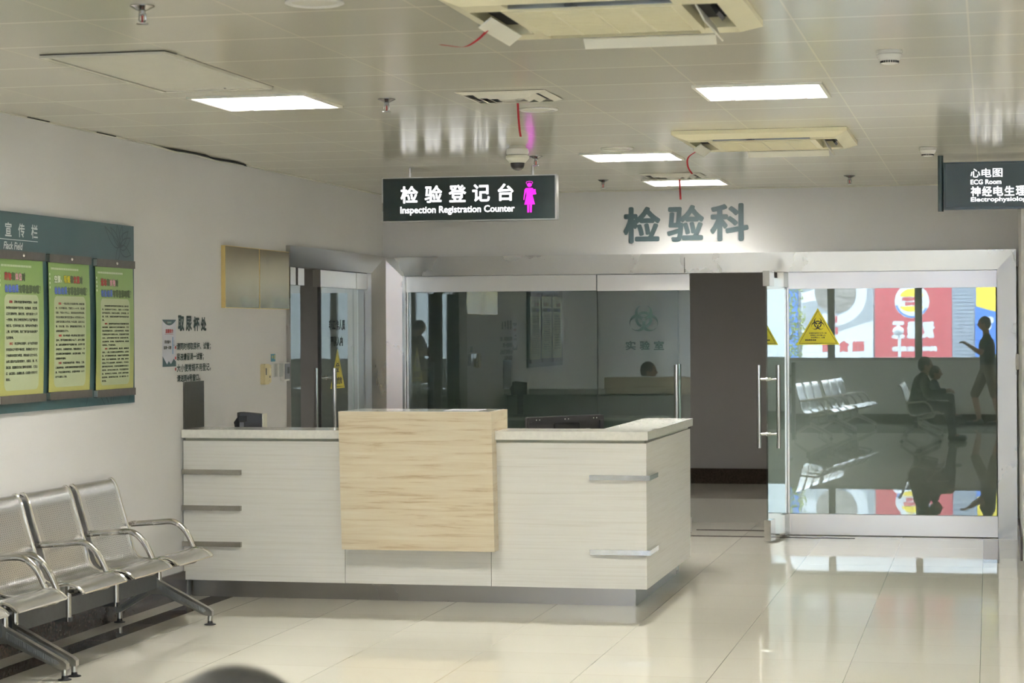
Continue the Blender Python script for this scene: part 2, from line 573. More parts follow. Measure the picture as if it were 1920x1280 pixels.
def streaky(name, ramp, sx, sz, detail, rough, distort=0.6, bump=0.0, sy=None):
    """horizontal grain for the laminate and the veined stone"""
    m, nt, b = nodes_of(name, ramp[0][1], rough)
    tc = nt.nodes.new('ShaderNodeTexCoord')
    mp = nt.nodes.new('ShaderNodeMapping')
    mp.inputs['Scale'].default_value = (sx, sx if sy is None else sy, sz)
    mp.inputs['Rotation'].default_value = (0, radians(-1.5), 0)
    nt.links.new(tc.outputs['Object'], mp.inputs[0])
    nz = nt.nodes.new('ShaderNodeTexNoise')
    nz.inputs['Scale'].default_value = 1.0
    nz.inputs['Detail'].default_value = detail
    nz.inputs['Roughness'].default_value = 0.62
    nz.inputs['Distortion'].default_value = distort
    nt.links.new(mp.outputs[0], nz.inputs['Vector'])
    rp = nt.nodes.new('ShaderNodeValToRGB')
    e = rp.color_ramp.elements
    e[0].position, e[0].color = ramp[0][0], (*ramp[0][1], 1)
    e[1].position, e[1].color = ramp[-1][0], (*ramp[-1][1], 1)
    for p, c in ramp[1:-1]:
        q = e.new(p)
        q.color = (*c, 1)
    nt.links.new(nz.outputs['Fac'], rp.inputs[0])
    nt.links.new(rp.outputs[0], b.inputs['Base Color'])
    if bump:
        bp = nt.nodes.new('ShaderNodeBump')
        bp.inputs['Strength'].default_value = bump
        bp.inputs['Distance'].default_value = 0.004
        nt.links.new(nz.outputs['Fac'], bp.inputs['Height'])
        nt.links.new(bp.outputs[0], b.inputs['Normal'])
    return m

streaky('laminate', ((0.30, (0.70, 0.68, 0.61)), (0.45, (0.755, 0.74, 0.68)), (0.6, (0.785, 0.775, 0.72)), (0.75, (0.73, 0.715, 0.65))), 1.6, 110, 5, 0.36, bump=0.12)
streaky('travertine', ((0.25, (0.42, 0.30, 0.17)), (0.36, (0.56, 0.44, 0.28)), (0.45, (0.67, 0.57, 0.40)), (0.60, (0.71, 0.625, 0.46)), (0.80, (0.76, 0.69, 0.54))), 2.4, 40, 9, 0.3, distort=0.5, bump=0.12)

def perforated(name, color):
    """sheet steel punched with staggered round holes in the middle of the sheet (UV in metres)"""
    m, nt, b = nodes_of(name, color, 0.27, metal=1.0)
    uv = nt.nodes.new('ShaderNodeUVMap')
    sp = nt.nodes.new('ShaderNodeSeparateXYZ')
    nt.links.new(uv.outputs[0], sp.inputs[0])
    PU, PV = 0.021, 0.0105
    v = math_node(nt, 'DIVIDE', sp.outputs[1], PV)
    row = math_node(nt, 'MODULO', math_node(nt, 'FLOOR', v), 2.0)
    u = math_node(nt, 'ADD', math_node(nt, 'DIVIDE', sp.outputs[0], PU), math_node(nt, 'MULTIPLY', row, 0.5))
    fu = math_node(nt, 'MULTIPLY', math_node(nt, 'SUBTRACT', math_node(nt, 'FRACT', u), 0.5), PU)
    fv = math_node(nt, 'MULTIPLY', math_node(nt, 'SUBTRACT', math_node(nt, 'FRACT', v), 0.5), PV)
    d = math_node(nt, 'SQRT', math_node(nt, 'ADD', math_node(nt, 'MULTIPLY', fu, fu), math_node(nt, 'MULTIPLY', fv, fv)))
    hole = math_node(nt, 'LESS_THAN', d, 0.0031)
    for s, op, val in ((sp.outputs[0], 'GREATER_THAN', 0.055), (sp.outputs[0], 'LESS_THAN', 0.445), (sp.outputs[1], 'GREATER_THAN', 0.11), (sp.outputs[1], 'LESS_THAN', 0.70)):
        hole = math_node(nt, 'MULTIPLY', hole, math_node(nt, op, s, val))
    tr = nt.nodes.new('ShaderNodeBsdfTransparent')
    mx = nt.nodes.new('ShaderNodeMixShader')
    nt.links.new(hole, mx.inputs[0])
    nt.links.new(b.outputs[0], mx.inputs[1])
    nt.links.new(tr.outputs[0], mx.inputs[2])
    nt.links.new(mx.outputs[0], nt.nodes['Material Output'].inputs[0])

perforated('perforated_steel', (0.70, 0.70, 0.705))

def gradient_sheet(name):
    m, nt, b = nodes_of(name, (0.3, 0.5, 0.1), 0.3)
    tc = nt.nodes.new('ShaderNodeTexCoord')
    sp = nt.nodes.new('ShaderNodeSeparateXYZ')
    nt.links.new(tc.outputs['Generated'], sp.inputs[0])
    rp = nt.nodes.new('ShaderNodeValToRGB')
    e = rp.color_ramp.elements
    e[0].position, e[0].color = 0.0, (0.47, 0.455, 0.14, 1)
    e[1].position, e[1].color = 1.0, (0.20, 0.34, 0.085, 1)
    q = e.new(0.45)
    q.color = (0.29, 0.39, 0.13, 1)
    nt.links.new(sp.outputs[2], rp.inputs[0])
    nt.links.new(rp.outputs[0], b.inputs['Base Color'])

gradient_sheet('poster_sheet')

# ================================================================== THE SETTING
bm = nb(); box(bm, -8.2, XR + .2, YF - .2, 23.0, -0.2, 0.0); struct('floor', bm, M['floor_tile'])
LW = .575                              # ceiling light, side of its square
LAMPS = [(-3.60, 9.25), (-1.285, 9.42), (-2.452, 12.86), (-2.452, 15.26), (-3.6, 4.45), (-3.6, .85),
         (1.7, 12.3), (1.7, 8.7), (1.7, 4.5), (1.7, .9), (4.7, 12.3), (4.7, 8.7), (4.7, 4.5), (4.7, .9)]
INNER_FILL = [(-3.4, 19.3), (-.9, 19.3), (-5.9, 15.6)]  # unseen lamps added to brighten the rooms behind the glass
HOLES = [(x + .010, x + LW - .010, y + .010, y + LW - .010) for x, y in LAMPS + [(a - LW / 2, b - LW / 2) for a, b in INNER_FILL]]
bm = nb()
xs = sorted({-8.2, XR + .2} | {h[0] for h in HOLES} | {h[1] for h in HOLES})
ys = sorted({YF - .2, 23.0} | {h[2] for h in HOLES} | {h[3] for h in HOLES})
cv = {}
def cvert(i, j):
    if (i, j) not in cv:
        cv[(i, j)] = bm.verts.new((xs[i], ys[j], HC))
    return cv[(i, j)]
for i in range(len(xs) - 1):
    for j in range(len(ys) - 1):
        mx_, my_ = (xs[i] + xs[i + 1]) / 2, (ys[j] + ys[j + 1]) / 2
        if not any(h[0] < mx_ < h[1] and h[2] < my_ < h[3] for h in HOLES):
            bm.faces.new([cvert(i, j), cvert(i, j + 1), cvert(i + 1, j + 1), cvert(i + 1, j)])
box(bm, -8.2, XR + .2, YF - .2, 23.0, HC + .12, HC + .2)
struct('ceiling', bm, M['ceiling_panel'], normals=False)
DZ, DY0, DY1 = 2.05, 14.06, 16.34      # opening of the side door in the left wall
bm = nb()
box(bm, XL - .2, XL, YF - .2, DY0, 0, HC)
box(bm, XL - .2, XL, DY0, YB + .25, DZ + .03, HC)
box(bm, XL - .2, XL, DY1, YB + .25, 0, DZ + .03)
struct('wall_left', bm, M['wall_paint'])
bm = nb()
box(bm, XL, PIL_X, YB, YB + .25, 2.05, HC)
struct('wall_back', bm, M['wall_paint'])
bm = nb(); box(bm, PIL_X, XR, PIL_Y, YB + .6, 0, HC); struct('wall_right', bm, M['wall_paint'])
bm = nb(); box(bm, XR, XR + .2, YF - .2, PIL_Y, 0, HC); struct('wall_right', bm, M['wall_paint'])
WS, WT, WX0 = 1.05, 2.52, -4.03        # windows of the front wall
bm = nb()
box(bm, XL, XR, YF - .2, YF, 0, WS)
box(bm, XL, XR, YF - .2, YF, WT, HC)
box(bm, XL, WX0 - .0, YF - .2, YF, WS, WT)
struct('wall_front', bm, M['wall_paint'])
# rooms behind the glass
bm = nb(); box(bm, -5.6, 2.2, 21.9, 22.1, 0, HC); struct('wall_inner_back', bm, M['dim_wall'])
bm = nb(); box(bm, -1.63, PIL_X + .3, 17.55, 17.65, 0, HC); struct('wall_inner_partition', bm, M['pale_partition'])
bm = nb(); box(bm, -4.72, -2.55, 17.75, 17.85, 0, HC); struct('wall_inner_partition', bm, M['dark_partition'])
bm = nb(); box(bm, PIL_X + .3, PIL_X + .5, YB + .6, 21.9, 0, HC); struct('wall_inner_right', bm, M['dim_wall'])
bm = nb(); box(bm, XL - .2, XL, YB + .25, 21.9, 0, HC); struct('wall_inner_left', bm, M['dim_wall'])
bm = nb()
box(bm, -7.2, -7.0, 13.2, 18.2, 0, HC); box(bm, -7.0, XL - .2, 13.0, 13.2, 0, HC); box(bm, -7.0, XL - .2, 18.0, 18.2, 0, HC)
struct('wall_side_room', bm, M['dim_wall'])
bm = nb(); box(bm, XL, PIL_X + .3, 21.875, 21.9, 0, .155); struct('baseboard_inner', bm, M['black_granite'])
bm = nb(); box(bm, XL, XL + .018, YF, 12.05, 0, .158); struct('baseboard_left', bm, M['black_granite'], bevel=.002)
bm = nb()
box(bm, PIL_X + .02, XR, PIL_Y - .016, PIL_Y, 0, .165)
box(bm, PIL_X - .016, PIL_X, PIL_Y - .016, YB - .06, 0, .165)
struct('baseboard_right', bm, M['black_granite'], bevel=.002)
bm = nb(); box(bm, XL + .02, XR, YF, YF + .018, 0, .16); struct('baseboard_front', bm, M['black_granite'], bevel=.002)
# ceiling angle on the left wall, with the gap where it has come away, and on the back wall
bm = nb()
for y0, y1 in ((YF, 11.55), (13.1, YB)):
    box(bm, XL, XL + .022, y0, y1, HC - .006, HC)
tube(bm, [(XL + .012, 11.55, HC - .004), (XL + .018, 11.9, HC - .016), (XL + .02, 12.2, HC - .006), (XL + .02, 12.6, HC - .018), (XL + .012, 13.1, HC - .004)], .006, 6)
struct('trim_left', bm, M['off_white_metal'])
bm = nb()
prism(bm, [(XL + .004, 11.7, HC - .001), (XL + .05, 11.95, HC - .001), (XL + .055, 12.3, HC - .001), (XL + .02, 12.5, HC - .001), (XL + .06, 12.8, HC - .001), (XL + .03, 13.1, HC - .001), (XL + .004, 13.2, HC - .001)], (0, 0, -.006))
for y0, y1 in ((9.9, 10.15), (10.75, 11.0)):
    box(bm, XL + .022, XL + .03, y0, y1, HC - .005, HC - .001)
struct('trim_left_gap', bm, M['dark_void'])
bm = nb()
box(bm, XL + .02, PIL_X - .016, YB - .02, YB, HC - .008, HC)
box(bm, PIL_X, XR, PIL_Y - .02, PIL_Y, HC - .008, HC)
struct('trim_back', bm, M['off_white_metal'])

# ---- stainless portal of the glass screen (splayed, mitred)
def portal(bm, fm, u0, u1, ztop, ui0, ui1, zin, d0, d1, drev):
    """outer edge stands d0 proud of the wall, inner edge d1; reveal back to drev"""
    O = [(u0, 0), (u0, ztop), (u1, ztop), (u1, 0)]
    I = [(ui0, 0), (ui0, zin), (ui1, zin), (ui1, 0)]
    rows = []
    for pts, d in ((O, 0.0), (O, d0), (I, d1), (I, drev)):
        rows.append([bm.verts.new(fm(u, v, d)) for u, v in pts])
    for a, b in zip(rows, rows[1:]):
        for i in range(3):
            bm.faces.new([a[i], a[i + 1], b[i + 1], b[i]])
fb = on_y(YB)
bm = nb(); portal(bm, fb, XL + .004, PIL_X - .018, 2.172, -4.562, .058, 2.022, .035, .012, -.17)
struct('trim_1', bm, M['stainless'])
bm = nb(); box(bm, -2.298, -2.293, YB - .0305, YB - .018, 2.024, 2.17)
struct('trim_1_joint', bm, M['seam_dark'])
fl_ = on_left
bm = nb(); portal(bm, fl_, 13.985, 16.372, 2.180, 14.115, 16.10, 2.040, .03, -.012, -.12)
struct('trim_2', bm, M['stainless_shaded'])  # dark surroundings mirrored by this frame are painted into the steel
bm = nb()
for y in (16.30, 16.80):
    box(bm, -2.27, -1.0, y - .022, y + .022, 0, .003)
struct('trim_3', bm, M['black_granite'])

# ---- glass screen: window_1 (wide fixed pane), door_1 (closed leaf), door_2 (open leaf), window_2 (right pane)
def pane(bm, x0, x1, z0, z1, y=YG, t=.012):
    box(bm, x0, x1, y - t / 2, y + t / 2, z0, z1)
w1 = None
bm = nb(); pane(bm, -4.545, -3.012, .005, 1.905); w1 = struct('window_1', bm, M['green_glass'])
BASE[w1] = Vector((0, 0, 0))
bm = nb(); box(bm, -4.56, -3.012, YG - .03, YG + .03, 1.896, 2.02); obj('header_rail', bm, M['brushed_steel'], w1, bevel=.003)
bm = nb(); box(bm, -4.558, -4.546, YG - .02, YG + .02, .005, 1.896); obj('edge_channel', bm, M['brushed_steel'], w1)
bm = nb(); box(bm, -4.56, -3.012, YG - .03, YG + .03, 0, .12); obj('bottom_rail', bm, M['brushed_steel'], w1, bevel=.003)

def bar_handle(parent, c, half, off, z0, z1, zs):
    """a pair of tall steel bars either side of the glass, joined by stubs; off is the offset vector"""
    c, off = Vector(c), Vector(off)
    for s in (-1, 1):
        bm = nb()
        p = c + off * s
        tube(bm, [(p.x, p.y, z0), (p.x, p.y, z1)], half, 16)
        obj('handle', bm, M['chrome'], parent, smooth=True)
    bm = nb()
    for z in zs:
        a, b = c - off, c + off
        tube(bm, [(a.x, a.y, z), (b.x, b.y, z)], half * .55, 10)
        for s in (-1, 1):
            q = c + off * (s * .22)
            tube(bm, [(q.x, q.y, z), tuple(c + off * (s * .1)) [:2] + (z,)], half * 1.0, 10)
    obj('handle_stub', bm, M['chrome'], parent, smooth=True)

bm = nb(); pane(bm, -3.004, -2.275, .01, 1.905); d1 = struct('door_1', bm, M['green_glass'])
BASE[d1] = Vector((0, 0, 0))
bm = nb(); box(bm, -3.004, -2.275, YG - .03, YG + .03, 1.892, 2.018); obj('header_rail', bm, M['brushed_steel'], d1, bevel=.003)
bm = nb(); box(bm, -3.004, -2.275, YG - .03, YG + .03, .008, .12); obj('bottom_rail', bm, M['brushed_steel'], d1, bevel=.003)
bar_handle(d1, (-2.375, YG, 0), .019, (0, -.075, 0), .70, 1.315, (.80, 1.21))

def biohazard(x, y):
    # figure in the unit square, 27 units to the edge
    x, y = x * 27, y * 27
    dirs = [(sin(a), cos(a)) for a in (0, 2 * pi / 3, 4 * pi / 3)]
    inside = any((x - 11 * a) ** 2 + (y - 11 * b) ** 2 <= 15 ** 2 for a, b in dirs)
    r = sqrt(x * x + y * y)
    hit = False
    if inside and r > 3:
        hit = True
        for a, b in dirs:
            al, pe = x * a + y * b, abs(x * b - y * a)
            if (x - 15 * a) ** 2 + (y - 15 * b) ** 2 < 10.5 ** 2 or (pe < 2 and al > 15) or (pe < .5 and 0 < al < 7):
                hit = False
    if not hit and 10 <= r <= 14.4:
        for a, b in dirs:
            if (x - 15 * a) ** 2 + (y - 15 * b) ** 2 < 9.5 ** 2:
                hit = True
    return hit

fg = on_y(YG - .0065)
bm = nb(); grid_shape(bm, lambda x, y: biohazard(x, y - .10), -2.764, -2.516, 1.532, 1.775, 150, fg, .0008)
obj('biohazard_emblem', bm, M['letter_green'], d1, normals=False, label='dark green biohazard emblem on the glass')
bm = nb()
for i, ch in enumerate('实验室'):
    u = -2.785 + i * .112
    text(bm, ch, u, u + .080, 1.427, 1.498, fg, .0008, bold=.0022)
obj('lettering', bm, M['letter_green'], d1, normals=False, label='dark green lettering on the glass')

HX, HYg = -1.530, 16.52                      # hinge of the open leaf
EX, EYg = -1.612, 15.845                     # its free edge
dv = (Vector((EX, EYg, 0)) - Vector((HX, HYg, 0)))
dl = dv.length
dvn = dv.normalized()
nv = Vector((dvn.y, -dvn.x, 0)) * -1
ctr = (Vector((EX, EYg, 0)) + Vector((HX, HYg, 0))) / 2
bm = nb(); obox(bm, ctr + Vector((0, 0, 1.0)), dvn * dl, nv * .012, (0, 0, 1.94)); d2 = struct('door_2', bm, M['green_glass'])
BASE[d2] = Vector((0, 0, 0))
E_ = Vector((EX, EYg, 0)); H_ = Vector((HX, HYg, 0))
for nm, z0, z1 in (('top_clamp', 1.905, 2.018), ('bottom_clamp', .012, .168)):
    bm = nb()
    obox(bm, E_ - dvn * .075 + Vector((0, 0, (z0 + z1) / 2)), dvn * .16, nv * .05, (0, 0, z1 - z0))
    obj(nm, bm, M['chrome'], d2, bevel=.003)
    bm = nb()
    obox(bm, H_ + dvn * .10 + Vector((0, 0, (z0 + z1) / 2)), dvn * .18, nv * .05, (0, 0, z1 - z0))
    obj('pivot_clamp', bm, M['brushed_steel'], d2, bevel=.003)
hc = E_ - dvn * .06
bar_handle(d2, hc, .017, nv * .074, .70, 1.318, (.805, 1.212))
def on_leaf(u, v, d):
    p = E_ - dvn * u - nv * (.0062 + d)
    return Vector((p.x, p.y, v))
bm = nb()
text(bm, '非工作人员', .22, .52, 1.60, 1.66, on_leaf, .0006, bold=.002)
text(bm, '严禁入内', .25, .49, 1.50, 1.56, on_leaf, .0006, bold=.002)
obj('lettering', bm, M['letter_ink'], d2, normals=False)
bm = nb(); plate(bm, rect(.26, .40, 1.36, 1.43), on_leaf, .0003, .001); obj('blue_label', bm, M['blue_sticker'], d2)

bm = nb(); pane(bm, -1.508, .048, .15, 1.905); w2 = struct('window_2', bm, M['film_glass'])
BASE[w2] = Vector((0, 0, 0))
bm = nb(); box(bm, -1.515, .056, YG - .035, YG + .03, 1.893, 2.02); obj('header_rail', bm, M['brushed_steel'], w2, bevel=.003)
bm = nb(); box(bm, -1.515, .056, YG - .035, YG + .03, .006, .163); obj('bottom_rail', bm, M['brushed_steel'], w2, bevel=.003)
bm = nb(); box(bm, -1.522, -1.508, YG - .02, YG + .02, .01, 2.01); obj('edge_channel', bm, M['brushed_steel'], w2)

# yellow triangle on the right pane
t = thing('warning_sticker', 'yellow triangular biohazard warning sticker stuck on the right-hand glass pane', 'sticker', (-1.287, YG - .006, 1.46))
ft = on_y(YG - .0062)
bm = nb(); plate(bm, [(-1.452, 1.463), (-1.122, 1.463), (-1.287, 1.745)], ft, 0, .001); obj('sheet', bm, M['sign_yellow'], t)
bm = nb()
a, b, c = Vector((-1.430, 1.474)), Vector((-1.144, 1.474)), Vector((-1.287, 1.722))
strokes(bm, [(a + b) / 2, b, (b + c) / 2, c, (c + a) / 2, a, (a + b) / 2], .005, ft, .0014)
obj('border_line', bm, M['ink_olive'], t, normals=False)
bm = nb(); grid_shape(bm, lambda x, y: biohazard(x, y - .10), -1.341, -1.233, 1.562, 1.668, 110, ft, .0014); obj('biohazard_emblem', bm, M['black_ink'], t, normals=False)
bm = nb()
for s, w, z in (('生物安全防护水平二级', .135, 1.547), ('非授权人员不得入内', .115, 1.530), ('安全责任人：主管', .105, 1.513)):
    text(bm, s, -1.287 - w / 2, -1.287 + w / 2, z, z + .011, ft, .0014, bold=.0004)
text(bm, '紧急联系电话', -1.385, -1.300, 1.494, 1.505, ft, .0014, bold=.0008)
obj('lettering', bm, M['black_ink'], t, normals=False)

# ---- side door in the left wall (glass plane a little behind the wall face)
XD = XL - .075
def xpane(bm, y0, y1, z0, z1, x=XD, t=.012):
    box(bm, x - t / 2, x + t / 2, y0, y1, z0, z1)
bm = nb(); xpane(bm, 14.12, 14.50, .005, 1.93); w3 = struct('window_3', bm, M['side_glass'])
BASE[w3] = Vector((0, 0, 0))
bm = nb(); box(bm, XD - .03, XD + .03, 14.118, 14.33, 1.915, 2.038); obj('header_rail', bm, M['brushed_steel'], w3, bevel=.003)
bm = nb(); box(bm, XD - .034, XD + .034, 14.37, 14.51, 1.915, 2.036); obj('top_clamp', bm, M['brushed_steel'], w3, bevel=.003)
bm = nb(); box(bm, XD - .03, XD + .03, 14.118, 14.50, 0, .12); obj('bottom_rail', bm, M['brushed_steel'], w3, bevel=.003)
bm = nb(); xpane(bm, 14.97, 15.80, .01, 1.925); d3 = struct('door_3', bm, M['side_glass'])
BASE[d3] = Vector((0, 0, 0))
bm = nb(); box(bm, XD - .03, XD + .03, 14.90, 15.80, 1.912, 2.036); obj('header_rail', bm, M['brushed_steel'], d3, bevel=.003)
bm = nb(); box(bm, XD - .03, XD + .03, 14.97, 15.80, .008, .12); obj('bottom_rail', bm, M['brushed_steel'], d3, bevel=.003)
bm = nb(); box(bm, XD - .012, XD + .012, 14.955, 14.972, .01, 1.92); obj('edge_seal', bm, M['dark_steel'], d3)
bar_handle(d3, (XD, 15.10, 0), .018, (.068, 0, 0), .70, 1.315, (.80, 1.245))
fd = lambda u, v, d: Vector((XD + .0065 + d, u, v))
bm = nb()
text(bm, '非工作人员', 15.17, 15.58, 1.595, 1.675, fd, .0006, bold=.003)
text(bm, '严禁入内', 15.20, 15.52, 1.475, 1.55, fd, .0006, bold=.003)
obj('lettering', bm, M['letter_ink'], d3, normals=False)
bm = nb(); xpane(bm, 15.81, 16.09, .005, 1.925); w4 = struct('window_4', bm, M['side_glass'])
BASE[w4] = Vector((0, 0, 0))
bm = nb(); box(bm, XD - .03, XD + .03, 15.81, 16.098, 1.912, 2.036); obj('header_rail', bm, M['brushed_steel'], w4, bevel=.003)
bm = nb(); box(bm, XD - .03, XD + .03, 15.81, 16.098, 0, .12); obj('bottom_rail', bm, M['brushed_steel'], w4, bevel=.003)
t = thing('warning_sticker', 'narrow-looking yellow triangle sticker on the side door glass behind the counter', 'sticker', (XD + .006, 15.37, 1.15))
bm = nb(); plate(bm, [(15.20, 1.158), (15.56, 1.158), (15.38, 1.455)], fd, .0003, .0012); obj('sheet', bm, M['sign_yellow'], t)
bm = nb()
a, b, c = Vector((15.225, 1.170)), Vector((15.535, 1.170)), Vector((15.38, 1.43))
strokes(bm, [(a + b) / 2, b, (b + c) / 2, c, (c + a) / 2, a, (a + b) / 2], .005, fd, .0016)
obj('border_line', bm, M['ink_olive'], t, normals=False)
bm = nb(); grid_shape(bm, lambda x, y: biohazard(x, y - .10), 15.325, 15.435, 1.26, 1.37, 80, fd, .0016); obj('biohazard_emblem', bm, M['black_ink'], t, normals=False)
bm = nb(); text(bm, '生物危险', 15.27, 15.49, 1.19, 1.245, fd, .0016, bold=.002); obj('lettering', bm, M['black_ink'], t, normals=False)

# ---- windows of the front wall, behind the camera (seen mirrored in the right pane)
for k in range(8):
    x0 = WX0 + .72 + 1.44 * k - .72
    bm = nb()
    box(bm, x0 + .06, x0 + 1.44 - .06, YF - .115, YF - .103, WS + .05, WT - .05)
    w = struct('window_%d' % (5 + k), bm, M['window_glass'])
    BASE[w] = Vector((0, 0, 0))
    bm = nb()
    box(bm, x0, x0 + .06, YF - .16, YF - .05, WS, WT); box(bm, x0 + 1.38, x0 + 1.44, YF - .16, YF - .05, WS, WT)
    box(bm, x0 + .06, x0 + 1.38, YF - .16, YF - .05, WS, WS + .05); box(bm, x0 + .06, x0 + 1.38, YF - .16, YF - .05, WT - .05, WT)
    obj('window_frame', bm, M['aluminium_frame'], w)
x0 = WX0 + 1.44 * 8
if x0 < XR:
    bm = nb(); box(bm, x0, XR, YF - .2, YF, WS, WT); struct('wall_front', bm, M['wall_paint'])

# ================================================================== RECEPTION COUNTER
CY, CX0, CX1, CB = 12.03, -4.712, -1.912, 13.86
t = thing('reception_counter', 'long off-white reception counter with a travertine block and pale stone worktop', 'reception counter', (-3.3, 12.9, 0))
for x0, x1 in ((CX0, -3.7065), (-3.7035, -2.8235), (-2.8205, CX1)):
    bm = nb(); box(bm, x0, x1, CY, CY + .025, .106, .938)
    obj('front_panel', bm, M['laminate'], t, bevel=.0012)
bm = nb(); box(bm, CX1 - .025, CX1, CY + .026, CB, .106, .938); obj('side_panel', bm, M['laminate'], t, bevel=.0012)
bm = nb()
box(bm, CX0 + .02, CX1 - .03, CY + .028, CY + .30, .106, .938); box(bm, CX1 - .30, CX1 - .03, CY + .30, CB - .002, .106, .938)
obj('carcass', bm, M['dim_wall'], t)
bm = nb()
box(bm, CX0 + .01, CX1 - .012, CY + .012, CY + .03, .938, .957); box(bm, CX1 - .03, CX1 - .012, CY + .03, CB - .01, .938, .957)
obj('recess_strip', bm, M['edge_strip'], t)  # greenish strip set back under the worktop
bm = nb()
prism(bm, [(-2.800, CY - .028, .956), (CX1 + .014, CY - .028, .956), (CX1 + .014, CB + .03, .956), (-2.215, CB + .03, .956), (-2.215, CY + .345, .956), (-2.800, CY + .345, .956)], (0, 0, .049))
obj('worktop', bm, M['quartz'], t, bevel=.003)
bm = nb(); box(bm, CX0, -3.69, CY - .028, CY + .345, .956, 1.005); obj('worktop', bm, M['quartz'], t, bevel=.003)
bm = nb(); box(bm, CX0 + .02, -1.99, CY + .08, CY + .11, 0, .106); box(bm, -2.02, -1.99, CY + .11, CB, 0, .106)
obj('plinth', bm, M['stainless_shaded'], t)  # dark reflection is part of the steel's colour here
bm = nb()
zb, zt = .316, 1.119
yb_, yt_ = CY - .112, CY - .118
v = [(-3.6905, yb_, zb), (-2.7765, yb_, zb), (-2.7915, yt_, zt), (-3.7060, yt_, zt)]
a = [bm.verts.new(p) for p in v]
b = [bm.verts.new((p[0], CY - .002, p[2])) for p in v]
bm.faces.new(a)
bm.faces.new(b[::-1])
for i in range(4):
    bm.faces.new([a[i], b[i], b[(i + 1) % 4], a[(i + 1) % 4]])
box(bm, -3.7060, -2.7915, CY - .002, CY + .31, 1.0055, zt)
box(bm, -3.688, -2.802, CY - .002, CY + .31, .957, 1.0055)
obj('stone_block', bm, M['travertine'], t, bevel=.0025)
bm = nb(); box(bm, -3.69, -2.81, CY - .11, CY + .30, zt + .0003, zt + .002); obj('stone_top', bm, M['quartz'], t)
for z in (.752, .538, .323):
    bm = nb(); box(bm, CX0 - .002, -4.345, CY - .024, CY - .0005, z - .0145, z + .0145); obj('rail', bm, M['satin_tube'], t, bevel=.002)
for z in (.742, .316):
    bm = nb()
    prism(bm, [(-2.238, CY - .026, z - .014), (CX1 + .024, CY - .026, z - .014), (CX1 + .024, CY + .29, z - .014), (CX1 + .0005, CY + .29, z - .014), (CX1 + .0005, CY - .0005, z - .014), (-2.238, CY - .0005, z - .014)], (0, 0, .028))
    obj('corner_rail', bm, M['chrome'], t, bevel=.002)
bm = nb(); box(bm, -4.68, -2.24, CY + .31, CY + 1.0, .72, .75); obj('desk_top', bm, M['quartz'], t, bevel=.003)
bm = nb()
bm.free()
for x in (-4.66, -3.3):
    bm = nb(); box(bm, x, x + .03, CY + .34, CY + .98, .001, .72); obj('desk_panel', bm, M['dim_wall'], t)

# sheet of paper on the stone block
bm = nb(); box(bm, -3.10, -2.90, 12.02, 12.26, zt + .0022, zt + .004)
tag(obj('paper_sheet', bm, M['notice_paper'], loc=(-3.0, 12.14, zt)), 'white sheet of paper lying on top of the travertine block', 'paper')

# computer monitor seen from behind
t = thing('computer_monitor', 'black computer monitor seen from behind, rising above the right end of the counter', 'monitor', (-2.53, 12.80, .75))
ya = radians(40)
ax = Vector((cos(ya), sin(ya), 0.012)); ay = Vector((sin(ya), -cos(ya), 0)) ; az = Vector((0, 0, 1))
mc = Vector((-2.53, 12.80, .905))
def mon(u, v, d):       # u across, v up from the centre, d towards the viewer
    return mc + ax * u + az * v + ay * d
def mbox(bm, u0, u1, v0, v1, d0, d1):
    vv = [bm.verts.new(mon(u, v, d)) for u in (u0, u1) for v in (v0, v1) for d in (d0, d1)]
    for f in ((0, 1, 3, 2), (4, 6, 7, 5), (0, 4, 5, 1), (2, 3, 7, 6), (0, 2, 6, 4), (1, 5, 7, 3)):
        bm.faces.new([vv[i] for i in f])
mf = lambda u, v, d: mon(u, v, d)
bm = nb(); plate(bm, rrect(-.265, .265, -.14, .157, .012), mf, -.03, .0); obj('shell', bm, M['black_plastic'], t, bevel=.003)
bm = nb(); mbox(bm, -.25, .25, -.13, .145, -.034, -.0305); obj('screen', bm, M['black_gloss'], t)
bm = nb()
ring = rrect(-.265, .265, -.14, .157, .012)
mbox(bm, -.262, .262, .125, .154, .0005, .012); mbox(bm, -.262, -.235, -.13, .1245, .0005, .012); mbox(bm, .235, .262, -.13, .1245, .0005, .012)
obj('back_rim', bm, M['grey_rail'] if False else M['black_plastic'], t, bevel=.004)
bm = nb(); plate(bm, rrect(-.19, .19, -.13, .075, .03), mf, .0005, .03); obj('back_bulge', bm, M['black_plastic'], t, bevel=.006)
bm = nb(); plate(bm, rrect(-.085, .085, .055, .115, .012), mf, .0005, .022); obj('carry_grip', bm, M['black_gloss'], t, bevel=.004)
bm = nb()
for u in (-.21, -.188, -.012, .012, .188, .21):
    plate(bm, circ(u, .139, .0035, 10), mf, .0122, .0132)
for v in (.06, .035):
    for u in (-.249, .249):
        plate(bm, circ(u, v, .003, 10), mf, .0122, .0132)
obj('screw_dots', bm, M['white_plastic'], t)
bm = nb(); tube(bm, [mon(0, -.14, .03) - Vector((0, 0, .0)), mon(0, -.03, .035)], .022, 12); obj('stand_neck', bm, M['black_plastic'], t)
bm = nb(); lathe(bm, [(0, 0.0005), (.11, .0005), (.11, .010), (.03, .02), (0, .02)], (mon(0, 0, .03).x, mon(0, 0, .03).y, .75), 28); obj('stand_foot', bm, M['black_plastic'], t)

